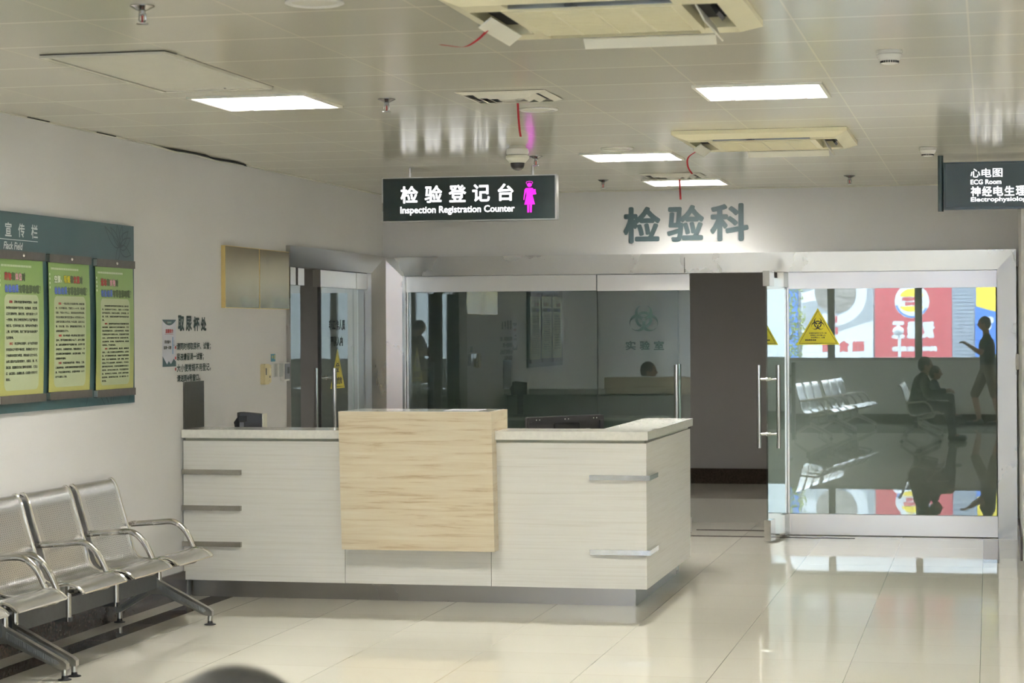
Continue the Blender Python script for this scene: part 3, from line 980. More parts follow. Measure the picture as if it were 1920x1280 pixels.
# small dark terminal at the left end
t = thing('card_terminal', 'small black desk terminal behind the left end of the worktop', 'terminal', (-4.50, 12.62, .75))
bm = nb()
prism(bm, [(-4.572, 12.56, .955), (-4.585, 12.56, 1.025), (-4.563, 12.56, 1.055), (-4.563, 12.56, 1.085), (-4.545, 12.56, 1.089), (-4.545, 12.56, .955)], (.0, .10, -.004))
prism(bm, [(-4.545, 12.56, .955), (-4.545, 12.56, 1.089), (-4.415, 12.60, 1.075), (-4.418, 12.60, .955)], (.0, .07, 0))
obj('housing', bm, M['black_plastic'], t, bevel=.003)
bm = nb(); obox(bm, (-4.525, 12.555, 1.048), (.045, .012, 0), (0, .012, 0), (0, 0, .035)); obj('reader_window', bm, M['black_gloss'], t)
bm = nb(); obox(bm, (-4.532, 12.556, 1.005), (.022, .006, 0), (0, .012, 0), (0, 0, .04)); obj('key', bm, M['grey_plastic'], t, bevel=.002)
bm = nb(); obox(bm, (-4.410, 12.635, 1.02), (.006, .0, 0), (0, .075, 0), (0, 0, .115)); obj('back_plate', bm, M['cream_pale'], t)
bm = nb(); tube(bm, [(-4.49, 12.63, .7505), (-4.49, 12.63, .955)], .03, 12); lathe(bm, [(0, .0005), (.07, .0005), (.07, .012), (0, .014)], (-4.49, 12.63, .75)); obj('stand', bm, M['black_plastic'], t)

# ================================================================== THINGS ON THE LEFT WALL
bm = nb(); plate(bm, rect(12.05, 12.372, 1.006, 1.288), on_left, .0008, .012)
tag(obj('wall_panel', bm, M['grey_panel']), 'dark grey glossy rectangular panel on the wall at the left end of the counter', 'panel')
for i, (u0, u1, lab) in enumerate(((12.712, 13.355, 'left of two blank brass wall plaques, the one further from the side door'),
                                   (13.362, 13.975, 'right of two blank brass wall plaques, touching the side door frame'))):
    t = thing('wall_plaque', lab, 'plaque', (XL, (u0 + u1) / 2, 1.738), 'blank brass plaques')
    bm = nb(); plate(bm, rect(u0, u1, 1.738, 2.133), on_left, .0008, .026); obj('box', bm, M['brass_edge'], t, bevel=.002)
    bm = nb(); plate(bm, rect(u0 + .006, u1 - .004, 1.742, 2.129), on_left, .0262, .0275); obj('face', bm, M['brass'], t)

# paper notice and the stuck-on lettering
t = thing('paper_notice', 'small white notice with dark green ends beside the green urine cup lettering', 'notice', (XL, 11.83, 1.384))
N0, N1, NZ0, NZ1 = 11.725, 11.935, 1.384, 1.661
bm = nb(); plate(bm, rect(N0, N1, NZ0, NZ1), on_left, .0006, .0022); obj('sheet', bm, M['notice_paper'], t)
bm = nb()
plate(bm, [(N0, NZ1)] + [(N0 + .21 * k / 12, NZ1 - .030 * (1 - (k / 6 - 1) ** 2) - .004) for k in range(13)] + [(N1, NZ1)], on_left, .0024, .0028)
obj('green_band', bm, M['board_green'], t)
bm = nb()
plate(bm, [(N0, NZ0), (N0, NZ0 + .062), (N0 + .07, NZ0 + .012), (N0 + .095, NZ0 + .033), (N0 + .13, NZ0 + .014), (N0 + .175, NZ0 + .045), (N1, NZ0 + .028), (N1, NZ0)], on_left, .0024, .0028)
obj('green_band', bm, M['board_green'], t)
bm = nb(); text(bm, '温馨提示', N0 + .045, N0 + .165, NZ0 + .197, NZ0 + .221, on_left, .003, bold=.0012)
plate(bm, rect(N0 + .035, N0 + .165, NZ0 + .190, NZ0 + .1915), on_left, .0024, .003)
text(bm, '医', N0 + .06, N0 + .072, NZ1 - .022, NZ1 - .012, on_left, .0031)
obj('heading', bm, M['ink_red'], t, normals=False)
bm = nb()
text(bm, '尿液留中', N0 + .03, N0 + .125, NZ0 + .136, NZ0 + .156, on_left, .003, bold=.0008)
text(bm, '留满一试管', N0 + .018, N0 + .135, NZ0 + .102, NZ0 + .122, on_left, .003, bold=.0008)
for k in range(6):
    text(bm, '请留满一试管'[k], N0 + .176, N0 + .184, NZ0 + .148 - k * .0085, NZ0 + .155 - k * .0085, on_left, .003)
obj('lettering', bm, M['ink_dark'], t, normals=False)
bm = nb(); plate(bm, rect(N0 + .156, N0 + .165, NZ0 + .073, NZ0 + .175), on_left, .0024, .003); obj('blue_line', bm, M['ink_cyan'], t)
bm = nb(); text(bm, '检验科室', N0 + .075, N0 + .14, NZ1 - .022, NZ1 - .011, on_left, .003); obj('top_writing', bm, M['ink_white'], t, normals=False)

bm = nb()
for i, ch in enumerate('取尿杯处'):
    u = 11.972 + i * .126
    text(bm, ch, u, u + .100 - (.006 if i == 3 else 0), 1.592 + .000 * i, 1.688 - .003 * i, on_left, .002, bold=.0045)
tag(obj('wall_lettering', bm, M['letter_green'], normals=False), 'large dark green heading of four characters on the wall, above the small lines', 'lettering', 'stuck-on wall lettering')
for i, (s, u1, v0, v1, bul, lab) in enumerate((
        ('请同时领取尿杯、试管；', 12.515, 1.476, 1.524, True, 'first line of small dark green wall lettering under the big heading'),
        ('尿液请留满一试管；', 12.395, 1.413, 1.461, True, 'second line of small dark green wall lettering, the shortest with a red dot'),
        ('大小便常规不用登记，', 12.515, 1.347, 1.396, True, 'third line of small dark green wall lettering, lowest with a red dot'),
        ('请送到4号窗口。', 12.335, 1.289, 1.333, False, 'lowest line of small dark green wall lettering, without a red dot'))):
    bm = nb(); text(bm, s, 11.950, u1, v0, v1, on_left, .002, bold=.0015)
    o = tag(obj('wall_lettering', bm, M['letter_ink'], normals=False), lab, 'lettering', 'stuck-on wall lettering')
    if bul:
        bm = nb(); plate(bm, circ(11.928, (v0 + v1) / 2 - .004, .0095, 16), on_left, .0023, .0034); obj('bullet_dot', bm, M['ink_red'], o)

# door intercom, its plastic covers, the blue sticker and the grey access terminal
t = thing('wall_intercom', 'cream-yellow door intercom box on the wall under the blue sticker', 'intercom', (XL, 13.51, 1.236))
bm = nb(); plate(bm, rrect(13.44, 13.53, 1.236, 1.372, .012), on_left, .0008, .034); obj('body', bm, M['beige_plastic'], t, bevel=.006)
bm = nb(); plate(bm, rrect(13.531, 13.60, 1.245, 1.365, .010), on_left, .0008, .022); obj('side_unit', bm, M['beige_plastic'], t, bevel=.005)
bm = nb(); plate(bm, rect(13.455, 13.47, 1.30, 1.345), on_left, .0342, .036); plate(bm, rect(13.552, 13.578, 1.278, 1.292), on_left, .0222, .024); plate(bm, circ(13.56, 1.262, .004, 10), on_left, .0222, .024); obj('buttons', bm, M['black_plastic'], t)
bm = nb(); plate(bm, rrect(13.535, 13.585, 1.30, 1.345, .02), on_left, .0222, .027); obj('dial', bm, M['cream_plastic'], t)
for i, (u0, u1, lab) in enumerate(((13.63, 13.705, 'clear plastic switch cover right beside the cream intercom'), (13.745, 13.82, 'clear plastic switch cover nearer the grey terminal'))):
    t = thing('switch_cover', lab, 'switch', (XL, (u0 + u1) / 2, 1.285), 'clear switch covers')
    bm = nb(); plate(bm, rect(u0, u1, 1.285, 1.366), on_left, .0008, .009); obj('switch_plate', bm, M['white_plastic'], t, bevel=.002)
    bm = nb(); plate(bm, rrect(u0 - .004, u1 + .004, 1.281, 1.372, .008), on_left, .0092, .030); obj('lid', bm, M['clear_plastic'], t, bevel=.003)
t = thing('access_terminal', 'grey access terminal with white edge beside the side door frame', 'terminal', (XL, 13.90, 1.25))
bm = nb(); plate(bm, rrect(13.845, 13.965, 1.25, 1.376, .006), on_left, .0008, .030); obj('housing', bm, M['white_plastic'], t, bevel=.004)
bm = nb(); plate(bm, rrect(13.858, 13.96, 1.262, 1.368, .004), on_left, .0302, .034); obj('face_plate', bm, M['grey_plastic'], t)
bm = nb(); plate(bm, rect(13.905, 13.945, 1.30, 1.345), on_left, .0342, .0352); obj('keypad', bm, M['black_plastic'], t)
t = thing('wall_sticker', 'small blue printed sticker on the wall above the clear switch covers', 'sticker', (XL, 13.70, 1.378))
bm = nb(); plate(bm, rect(13.655, 13.745, 1.385, 1.436), on_left, .0006, .0018); obj('sheet', bm, M['blue_sticker'], t)
bm = nb(); plate(bm, rect(13.67, 13.70, 1.418, 1.424), on_left, .002, .0025); plate(bm, rect(13.67, 13.70, 1.408, 1.413), on_left, .002, .0025); plate(bm, rect(13.722, 13.735, 1.40, 1.43), on_left, .002, .0025); obj('print', bm, M['poster_yellow'], t)

# ---- notice board
BU0, BU1, BZ0, BZ1 = 9.43, 11.262, 1.193, 2.184
t = thing('notice_board', 'dark teal notice board with white title on the left wall', 'notice board', (XL, 10.35, BZ0))
bm = nb(); plate(bm, rect(BU0, BU1, BZ0, BZ1), on_left, .0008, .020); obj('panel', bm, M['board_green'], t, bevel=.002)
dB = .0206
bm = nb()
for ch, u0, u1 in (('宣', 9.650, 9.722), ('传', 9.795, 9.868), ('栏', 9.942, 10.018)):
    text(bm, ch, u0, u1, 2.062, 2.132, on_left, dB, bold=.0012)
plate(bm, rect(9.43, 10.018, 2.046, 2.0495), on_left, .0201, dB)
def slanted(u, v, d):
    return on_left(u + (v - 2.0) * .25, v, d)
text(bm, 'Popular Science Flack Field', 9.10 + .335, 9.838, 1.999, 2.035, slanted, dB, bold=.0008) if False else None
text(bm, 'Flack Field', 9.632, 9.838, 1.999, 2.036, slanted, dB, bold=.0010)
obj('title_lettering', bm, M['title_white'], t, normals=False)
bm = nb()
def petal(cx, cy, a, L, W, bend=0.0, n=14):
    P = []
    for s in (1, -1):
        for i in range(n + 1):
            q = i / n if s == 1 else 1 - i / n
            r, w = L * q, W * sin(pi * q ** .8) * s + bend * q * q * L
            P.append((cx + r * cos(a) - w * sin(a), cy + r * sin(a) + w * cos(a)))
    return P
fx, fy = 11.06, 2.06
for a, L, W, bd in ((2.35, .16, .022, .1), (1.85, .13, .02, 0), (1.25, .13, .022, 0), (.75, .15, .028, -.1), (.15, .16, .03, .2), (-.35, .16, .03, .1), (-2.1, .10, .022, 0), (2.9, .22, .024, -.25)):
    strokes(bm, [p for p in petal(fx, fy, a, L, W, bd) if BU0 < p[0] < BU1 - .004 and BZ0 < p[1] < BZ1 - .004], .0065, on_left, .0203)
for a, L, W in ((1.9, .2, .03), (1.3, .22, .02), (2.6, .2, .02)):
    strokes(bm, [p for p in petal(10.93, 1.17, a, L, W) if p[1] > BZ0 + .004], .006, on_left, .0203)
strokes(bm, [(10.60, 1.197), (10.62, 1.24), (10.65, 1.30)], .006, on_left, .0203)
strokes(bm, [(11.17, 1.197), (11.21, 1.25), (11.245, 1.33), (11.25, 1.42)], .006, on_left, .0203)
obj('flower_motif', bm, M['motif_line'], t, normals=False)

def paragraph(s, n):
    return [s[i:i + n] for i in range(0, len(s), n)]

P1 = ['　药物：药物对检验的影响非常复杂，1000多', '种药物对检验有干扰作用，包括输液、抗生素、', '以及抗凝等药物，最新发现，对肝功能有大小不', '一的影响，更有几种常用药物可以引起严重的药', '物反应。在采样检查之前，暂停各种药物最为', '上策，如不可停用，则应了解可能对检验结果产', '生的影响。', '　体位：体位影响血液循环，由于血浆和组织', '间液因体位不同而平衡改变，则细胞成分和大分', '子物质的改变较为明显，例如由卧位改为站位，', '血浆白蛋白可出现浓度增大，总蛋白、酶、钙、', '胆红素、胆固醇及甘油三酯等浓度增高，尤其血', '红：血红蛋白、血细胞比容、红细胞计数等亦可', '增加。']
P2 = ['　空腹：一般血液生化检验要求病人晚餐后禁', '食，次日早晨采血，空腹在12~14小时，但过度', '空腹，不能24小时以上，某些检验会有异常结果，', '例如血清胆红素可因空腹48小时而增加240%，', '血糖可因空腹过长而减少为低血糖；血脂甘油三', '酯、甘油三酯、甘油、游离脂肪酸反而增加，但', '血脂胆固醇变化不大。', '　吸烟：吸大麻造成一氧化碳血红蛋白含量可', '达8%，而不吸烟者含量在1%以下，此外儿茶酚', '胺、血浆皮质醇亦较不吸烟者为高，血液学方面', '亦有变化，白细胞数增加，嗜酸细胞减少，中', '性粒细胞及单核细胞增多，血红蛋白偏高，平均', '红细胞体积偏高。', '　饮酒：饮酒后使血浆乳酸、尿酸盐、乙醛、', '乙酸盐等增加，长期饮酒者高密度脂蛋白胆固醇偏', '高，平均红细胞体积增加，谷氨酰转移酶（GGT）', '较不饮酒的人为高。']
P3 = ['　检验结果的参考值应在安静状态人群中获', '得，包括禁食的于正常成人，空腹12~14小时采集', '各种检验标本，取自己以后的，正常空腹，空', '腹、饮茶、吃糖及香烟等可影响检验的结', '果。', '　运动：运动后可由多种成分引起肌酶改变变', '性的增高，但是它与体力活动强度有关，可引', '起血浆容量的减少，血液浓缩等结果，丙氨酸', '可提高血清中浓度达180%，肌酸激酶可增至', '300%，谷草转氨酶亦有升高一般运动后升高，', '如血糖增高、肾排酸、乳酸盐明显升高，应在运', '动前取血，不作剧烈运动。', '　食物：进餐后血糖增高，蛋白质、糖脂餐后', '增加，一般认为高蛋白血脂尿素增加，血尿氮', '高，对不准确结果的出现，高脂肪不但受胆固醇', '影响，可加下胆固醇偏高、肌酐、尿酸、咖啡对', '其值以下可以检验相同，故影响很大，不作对比', '重新测定的标本物，对食物总胆固醇的改变又', '有影响，故作生化检验之前，可吃低脂肪类食', '品，采用每日少吃高盐，还有人类的检验', '查值增高，最后即采血化验，应少量饮食一次', '后空腹。']

def poster(u0, u1, zt_, zb_, heads, second, lines, lab, colour_words, cut=0.0):
    """hanging banner: steel clamp rails top and bottom, printed sheet between"""
    t = thing('hanging_poster', lab, 'poster', (XL + .02, (u0 + u1) / 2, zb_), 'green posters on the notice board')
    W = u1 - u0
    bm = nb()
    n = 10
    pts = []
    prof = [(.030 + .006 * sin(pi * k / n), zb_ + .03 + (zt_ - zb_ - .06) * k / n) for k in range(n + 1)]
    a = [bm.verts.new(on_left(u0 + .004, z, d)) for d, z in prof]
    b = [bm.verts.new(on_left(u1 - .004, z, d)) for d, z in prof]
    a2 = [bm.verts.new(on_left(u0 + .004, z, d - .0015)) for d, z in prof]
    b2 = [bm.verts.new(on_left(u1 - .004, z, d - .0015)) for d, z in prof]
    for i in range(n):
        bm.faces.new([a[i], b[i], b[i + 1], a[i + 1]])
        bm.faces.new([a2[i + 1], b2[i + 1], b2[i], a2[i]])
        bm.faces.new([a[i], a[i + 1], a2[i + 1], a2[i]])
        bm.faces.new([b[i + 1], b[i], b2[i], b2[i + 1]])
    obj('sheet', bm, M['poster_sheet'], t, smooth=False)
    def onp(u, v, d):
        q = max(0.0, min(1.0, (v - zb_ - .03) / (zt_ - zb_ - .06)))
        return on_left(u, v, .0303 + .006 * sin(pi * q) + d)
    for nm, z0, z1 in (('top_rail', zt_ - .042, zt_), ('bottom_rail', zb_, zb_ + .040)):
        bm = nb(); plate(bm, rect(u0, u1, z0, z1), on_left, .0206, .044); obj(nm, bm, M['grey_rail'], t, bevel=.004)
        bm = nb(); plate(bm, rect(u0 - .003, u0 - .0003, z0 + .003, z1 - .003), on_left, .022, .043); obj('end_cap', bm, M['brushed_steel'], t)
    bm = nb(); sphere(bm, on_left((u0 + u1) / 2, zt_ - .020, .045), .009, 14); obj('hanging_screw', bm, M['chrome'], t, smooth=True)
    H = zt_ - zb_
    pz1, pz0 = zt_ - H * .285, zb_ + H * .085
    bm = nb()
    steps = 14
    out = rrect(u0 + .062, u1 - .062, pz0, pz1, .035)
    cells = 12
    zs = [pz0 + (pz1 - pz0) * k / cells for k in range(cells + 1)]
    def half(z):
        r = .035
        if z < pz0 + r:
            return (u1 - u0) / 2 - .062 - r + sqrt(max(0, r * r - (pz0 + r - z) ** 2))
        if z > pz1 - r:
            return (u1 - u0) / 2 - .062 - r + sqrt(max(0, r * r - (z - pz1 + r) ** 2))
        return (u1 - u0) / 2 - .062
    zz = sorted(set([pz0 + .035 * (1 - cos(pi / 2 * k / 6)) for k in range(7)] + [pz1 - .035 * (1 - cos(pi / 2 * k / 6)) for k in range(7)] + zs[1:-1]))
    cu = (u0 + u1) / 2
    L = [bm.verts.new(onp(cu - half(z), z, .0006)) for z in zz]
    R = [bm.verts.new(onp(cu + half(z), z, .0006)) for z in zz]
    for i in range(len(zz) - 1):
        bm.faces.new([L[i], R[i], R[i + 1], L[i + 1]])
    obj('pale_panel', bm, M['paper_pale'], t, normals=False)
    # headings: coloured words, an outlined second row
    z1 = zt_ - H * .142
    hh = H * .052
    groups = {}
    x = u0 + W * .135
    cw = W * .076
    for s, c in heads:
        for ch in s:
            groups.setdefault(c, []).append((ch, x, z1 - hh, hh))
            x += cw
    x = u0 + W * .135
    z2 = zt_ - H * .222
    for s, c in second:
        for ch in s:
            groups.setdefault(c, []).append((ch, x, z2 - hh, hh))
            x += W * .076
    ob = nb()
    for c, L_ in groups.items():
        bm = nb()
        for ch, x, z, h in L_:
            w = W * .069
            if ch in '、？':
                text(bm, ch, x, x + w * .4, z, z + h * (.45 if ch == '、' else 1), onp, .0012, bold=.001)
                continue
            text(bm, ch, x, x + w, z, z + h, onp, .0014, bold=.0016)
            if c != 'ink_dark':
                text(ob, ch, x - .0022, x + w + .0022, z - .0022, z + h + .0022, onp, .0008, bold=.0038)
        obj('heading', bm, M[c], t, normals=False)
    obj('heading_outline', ob, M['ink_outline'], t, normals=False)
    bm = nb()
    for k in range(22):
        x = u0 + .035 + k * .0155
        plate(bm, rect(x, x + .008, zt_ - H * .105, zt_ - H * .091), lambda u, v, d: onp(u, v, d), .0006, .001)
    for k in range(4):
        z = zt_ - H * (.13 + .03 * k)
        plate(bm, rect(u0 + .012, u0 + .022, z - .012, z), onp, .0006, .001)
    obj('square_pattern', bm, M['ink_white'], t)
    bm = nb()
    cb_ = nb()
    top, bot = pz1 - .045, pz0 + (pz1 - pz0) * colour_words[1]
    n = len(lines)
    lh = (top - bot) / (n - 1)
    uu0, uu1 = u0 + .078, u1 - .080
    longest = max(len(s) for s in lines)
    for i, s in enumerate(lines):
        z = top - i * lh
        ind = s.startswith('　')
        s2 = s.strip('　')
        full = len(s2) + (2 if ind else 0)
        a0 = uu0 + ((uu1 - uu0) * 2.2 / longest if ind else 0)
        e0 = uu1 if len(s2) > longest * .7 else uu0 + (uu1 - uu0) * len(s2) / longest
        if ind and s2[2:3] == '：':
            wq = (uu1 - uu0) * 2.2 / longest
            text(cb_, s2[:2], a0, a0 + wq, z, z + lh * .52, onp, .0012, bold=.0008)
            a0 += wq * 1.15
            s2 = s2[2:]
        text(bm, s2, a0, e0, z, z + lh * .52, onp, .0012, bold=.0006, nb_=4)
    obj('body_text', bm, M['ink_dark'], t, normals=False)
    obj('red_words', cb_, M[colour_words[0]], t, normals=False)
    return t

poster(9.545, 10.055, 1.992, 1.240, (('药物', 'ink_red'), ('和', 'ink_outline'), ('体位', 'ink_pink'), ('对', 'ink_outline')), (('检验结果', 'ink_blue'), ('有哪些影响呢？', 'ink_outline')), P1,
       'leftmost green poster on the notice board, cut by the photo edge', ('ink_red', .10))
poster(10.112, 10.628, 1.990, 1.243, (('空腹、', 'ink_white'), ('吸烟', 'ink_yellow'), ('和', 'ink_outline'), ('饮酒', 'ink_red'), ('对', 'ink_outline')), (('检验结果', 'ink_blue'), ('有哪些影响呢？', 'ink_outline')), P2,
       'middle green poster on the notice board, with a yellow word in its heading', ('ink_red', .10))
poster(10.700, 11.222, 1.985, 1.237, (('运动', 'ink_red'), ('和', 'ink_outline'), ('食物', 'ink_pink'), ('对', 'ink_outline')), (('检验结果', 'ink_blue'), ('有哪些影响呢？', 'ink_outline')), P3,
       'rightmost green poster on the notice board, with the densest small print', ('ink_red', .04))

# ================================================================== LETTERS ON THE BACK WALL
for ch, u0, u1, v0, v1, lab in (('检', -2.776, -2.484, 2.258, 2.541, 'leftmost of three big slate-grey characters on the white wall above the glass screen'),
                                ('验', -2.434, -2.144, 2.264, 2.549, 'middle of three big slate-grey characters on the white wall above the glass screen'),
                                ('科', -2.098, -1.800, 2.265, 2.555, 'rightmost of three big slate-grey characters on the white wall above the glass screen')):
    bm = nb()
    text(bm, ch, u0, u1, v0, v1, fb, .006, bold=.0095, nb_=12)
    tag(obj('wall_character', bm, M['letter_slate'], normals=False), lab, 'lettering', 'big wall characters')
t = thing('door_contact', 'small white plastic device on the steel jamb beside the right wall', 'sensor', (PIL_X - .012, 16.22, 1.26))
bm = nb(); box(bm, PIL_X - .026, PIL_X - .0005, 16.20, 16.36, 1.275, 1.39); obj('housing', bm, M['white_plastic'], t, bevel=.004)
bm = nb(); box(bm, PIL_X - .028, PIL_X - .0262, 16.22, 16.34, 1.30, 1.36); obj('cover', bm, M['cream_pale'], t)

# ================================================================== HANGING SIGNS
SY = 13.65
t = thing('hanging_sign', 'dark hanging lightbox with white characters and a magenta nurse figure over the counter', 'sign', (-3.34, SY, 2.31))
bm = nb(); box(bm, -3.935, -2.752, SY, SY + .075, 2.308, 2.604); obj('frame', bm, M['sign_frame'], t, bevel=.003)
fs = on_y(SY - .0005)
bm = nb(); plate(bm, rect(-3.926, -2.762, 2.316, 2.597), fs, 0, .003); obj('face', bm, M['sign_dark'], t)
bm = nb()
for i, (ch, u0) in enumerate((('检', -3.806), ('验', -3.641), ('登', -3.477), ('记', -3.317), ('台', -3.145))):
    w = .120 if i < 4 else .108
    text(bm, ch, u0, u0 + w, 2.430 + i * .0012, 2.546 + i * .001, fs, .0036, bold=.0036, nb_=10)
text(bm, 'Inspection Registration Counter', -3.808, -3.030, 2.350, 2.411, fs, .0036, bold=.0018)
obj('lit_lettering', bm, M['lit_white'], t, normals=False)
bm = nb()
def npx(px, py):        # nurse figure in its own drawing units -> metres
    return (-2.973 + (px - 1510) / 135 * .090, 2.356 + (478 - py) / 326 * .2065)
def nplate(pts):
    plate(bm, [npx(*p) for p in pts], fs, .0032, .0042)
nplate([(1573 + 24 * cos(a), 192 + 22 * sin(a)) for a in [2 * pi * k / 24 for k in range(24)]])
arc = [(1573 + 34 * cos(a), 176 + 20 * sin(a)) for a in [pi + pi * k / 12 for k in range(13)]]
strokes(bm, [npx(*p) for p in [(1548, 184), (1540, 170), (1545, 160), (1573, 155), (1601, 160), (1606, 170), (1598, 184)]], .0038, fs, .0042)
nplate([(1536, 224), (1602, 222), (1612, 232), (1610, 290), (1604, 300), (1628, 394), (1520, 396), (1542, 300), (1540, 252), (1528, 300), (1520, 348), (1511, 346), (1514, 316), (1524, 240)])
nplate([(1596, 240), (1634, 236), (1638, 276), (1643, 280), (1640, 290), (1612, 292), (1596, 272)])
nplate([(1549, 398), (1570, 397), (1568, 476), (1550, 478)])
nplate([(1576, 397), (1598, 396), (1594, 476), (1577, 477)])
obj('nurse_figure', bm, M['lit_magenta'], t)
for x in (-3.752, -2.916):
    bm = nb(); tube(bm, [(x, SY + .038, 2.604), (x, SY + .038, HC - .001)], .006, 10); lathe(bm, [(0, 0), (.009, 0), (.009, .03), (0, .03)], (x, SY + .038, 2.604)); obj('hanger_rod', bm, M['brushed_steel'], t)

t = thing('hanging_sign', 'dark green hanging lightbox with a round end post, cut off by the right photo edge', 'sign', (.40, SY, 2.32))
bm = nb(); box(bm, -.276, 1.05, SY, SY + .06, 2.327, 2.624); obj('frame', bm, M['sign_green'], t, bevel=.004)
bm = nb(); plate(bm, rect(-.262, 1.035, 2.345, 2.614), fs, 0, .002); obj('face', bm, M['sign_back'], t)
for x in (-.294, 1.068):
    bm = nb(); tube(bm, [(x, SY + .03, 2.318), (x, SY + .03, HC - .001)], .0175, 18); obj('end_post', bm, M['sign_green'], t, smooth=True)
bm = nb()
for i, ch in enumerate('心电图'):
    text(bm, ch, -.110 + i * .0675, -.110 + i * .0675 + .060, 2.526, 2.581, fs, .0026, bold=.0008)
text(bm, 'ECG Room', -.110, .078, 2.482, 2.513, fs, .0026, bold=.0013)
for i, ch in enumerate('神经电生理室'):
    text(bm, ch, -.109 + i * .0685, -.109 + i * .0685 + .061, 2.408, 2.470, fs, .0026, bold=.0018)
text(bm, 'Electrophysiology Measurement', -.109, .55, 2.366, 2.403, fs, .0026, bold=.0013)
obj('lit_lettering', bm, M['lit_white'], t, normals=False)

# ================================================================== CEILING FITTINGS
def ceiling_light(x0, y0, label, w=.575):
    t = thing('ceiling_light', label, 'ceiling light', (x0 + w / 2, y0 + w / 2, HC), 'square louvred ceiling lights')
    x1, y1 = x0 + w, y0 + w
    bm = nb()
    for a in ((x0, x1, y0, y0 + .016), (x0, x1, y1 - .016, y1), (x0, x0 + .016, y0 + .016, y1 - .016), (x1 - .016, x1, y0 + .016, y1 - .016)):
        box(bm, *a, HC - .012, HC - .0005)
    obj('frame', bm, M['lamp_frame'], t, bevel=.002)
    bm = nb()
    for a in ((x0 + .011, x1 - .011, y0 + .011, y0 + .014), (x0 + .011, x1 - .011, y1 - .014, y1 - .011), (x0 + .011, x0 + .014, y0 + .014, y1 - .014), (x1 - .014, x1 - .011, y0 + .014, y1 - .014)):
        box(bm, *a, HC - .0003, HC + .09)
    obj('housing', bm, M['lamp_frame'], t)
    bm = nb(); box(bm, x0 + .014, x1 - .014, y0 + .014, y1 - .014, HC + .078, HC + .088); obj('diffuser', bm, M['lamp_glow'], t)
    bm = nb()
    iw = w - .032
    for k in (1, 2):
        y = y0 + .016 + iw * k / 3
        box(bm, x0 + .016, x1 - .016, y - .0015, y + .0015, HC - .004, HC + .055)
    for r in range(3):
        for k in range(6):
            x = x0 + .016 + iw * (k + .25 + .25 * r) / 6
            box(bm, x - .0012, x + .0012, y0 + .018 + iw * r / 3, y0 + .014 + iw * (r + 1) / 3, HC - .004, HC + .055)
    obj('louvre', bm, M['louvre'], t)
    bm = nb()
    bm.free()
    for x in (x0 + .12, x1 - .12):
        bm = nb(); box(bm, x - .012, x + .012, y1 - .03, y1 - .018, HC - .0135, HC - .0115); obj('clip', bm, M['grey_rail'], t)
    return t
L0 = ceiling_light(*LAMPS[0], 'lit square ceiling light nearest the left wall, beside the louvred access panel')
L0L = {( -1.285, 9.42): 'lit square ceiling light on the right, between the two air conditioner cassettes',
       (-2.452, 12.86): 'lit square ceiling light right of the dome camera, above the big wall characters',
       (-2.452, 15.26): 'lit square ceiling light furthest back, close to the back wall'}
for (x, y), lab in L0L.items():
    dup(L0, (x + .2875, y + .2875, HC), lab)
for x, y in LAMPS[4:]:
    dup(L0, (x + .2875, y + .2875, HC), 'lit square ceiling light outside the photo, %s' % ('over the near part of the hall' if x < 0 else 'over the right-hand part of the hall'))

for (x, y), lab in zip(INNER_FILL, ('inside the laboratory corridor', 'inside the corridor behind the right pane', 'inside the room behind the side door')):
    q = dup(L0, (x, y, HC), 'added square ceiling light %s, outside the photo' % lab)
    for c in q.children:
        if c.name.startswith('diffuser'):
            c.data = c.data.copy()
            c.data.materials[0] = M['fill_glow_dim']

# louvred access panel
t = thing('ceiling_hatch', 'pale louvred rectangular access panel in the ceiling left of the lit lamp', 'ceiling panel', (-3.34, 8.33, HC))
x0, x1, y0, y1 = -3.602, -3.085, 7.70, 8.965
bm = nb()
for a in ((x0, x1, y0, y0 + .028), (x0, x1, y1 - .028, y1), (x0, x0 + .028, y0 + .028, y1 - .028), (x1 - .028, x1, y0 + .028, y1 - .028)):
    box(bm, *a, HC - .014, HC - .0005)
obj('frame', bm, M['off_white_metal'], t, bevel=.002)
bm = nb()
n = 52
for k in range(n):
    y = y0 + .03 + (y1 - y0 - .16) * (k + .5) / n
    obox(bm, ((x0 + x1) / 2, y, HC - .008), (x1 - x0 - .056, 0, 0), (0, .019, -.004), (0, .0005, .0015))
box(bm, x0 + .03, x1 - .03, y1 - .125, y1 - .03, HC - .010, HC - .004)
obj('louvre_blades', bm, M['off_white_metal'], t)
bm = nb(); box(bm, x0 + .028, x1 - .028, y0 + .028, y1 - .13, HC - .003, HC - .0008); obj('backing', bm, M['galvanised'], t)
bm = nb(); tube(bm, [(x0 + .005, y0 - .006, HC - .004), (x1 + .002, y0 - .006, HC - .004), (x1 + .012, y0 + .1, HC - .004)], .0022, 6)
tube(bm, [(x1 + .006, y0 + .2, HC - .003), (x1 + .006, y1, HC - .003)], .0011, 6)
tube(bm, [(x0 + .030, y0 + .05, HC - .0145), (x0 + .030, y1 - .03, HC - .0145)], .0008, 6)
obj('shadow_gap', bm, M['seam_dark'], t)
bm = nb(); lathe(bm, [(0, -.013), (.005, -.012), (.005, -.010)], (-3.28, y1 - .07, HC), 10); obj('latch', bm, M['black_plastic'], t)

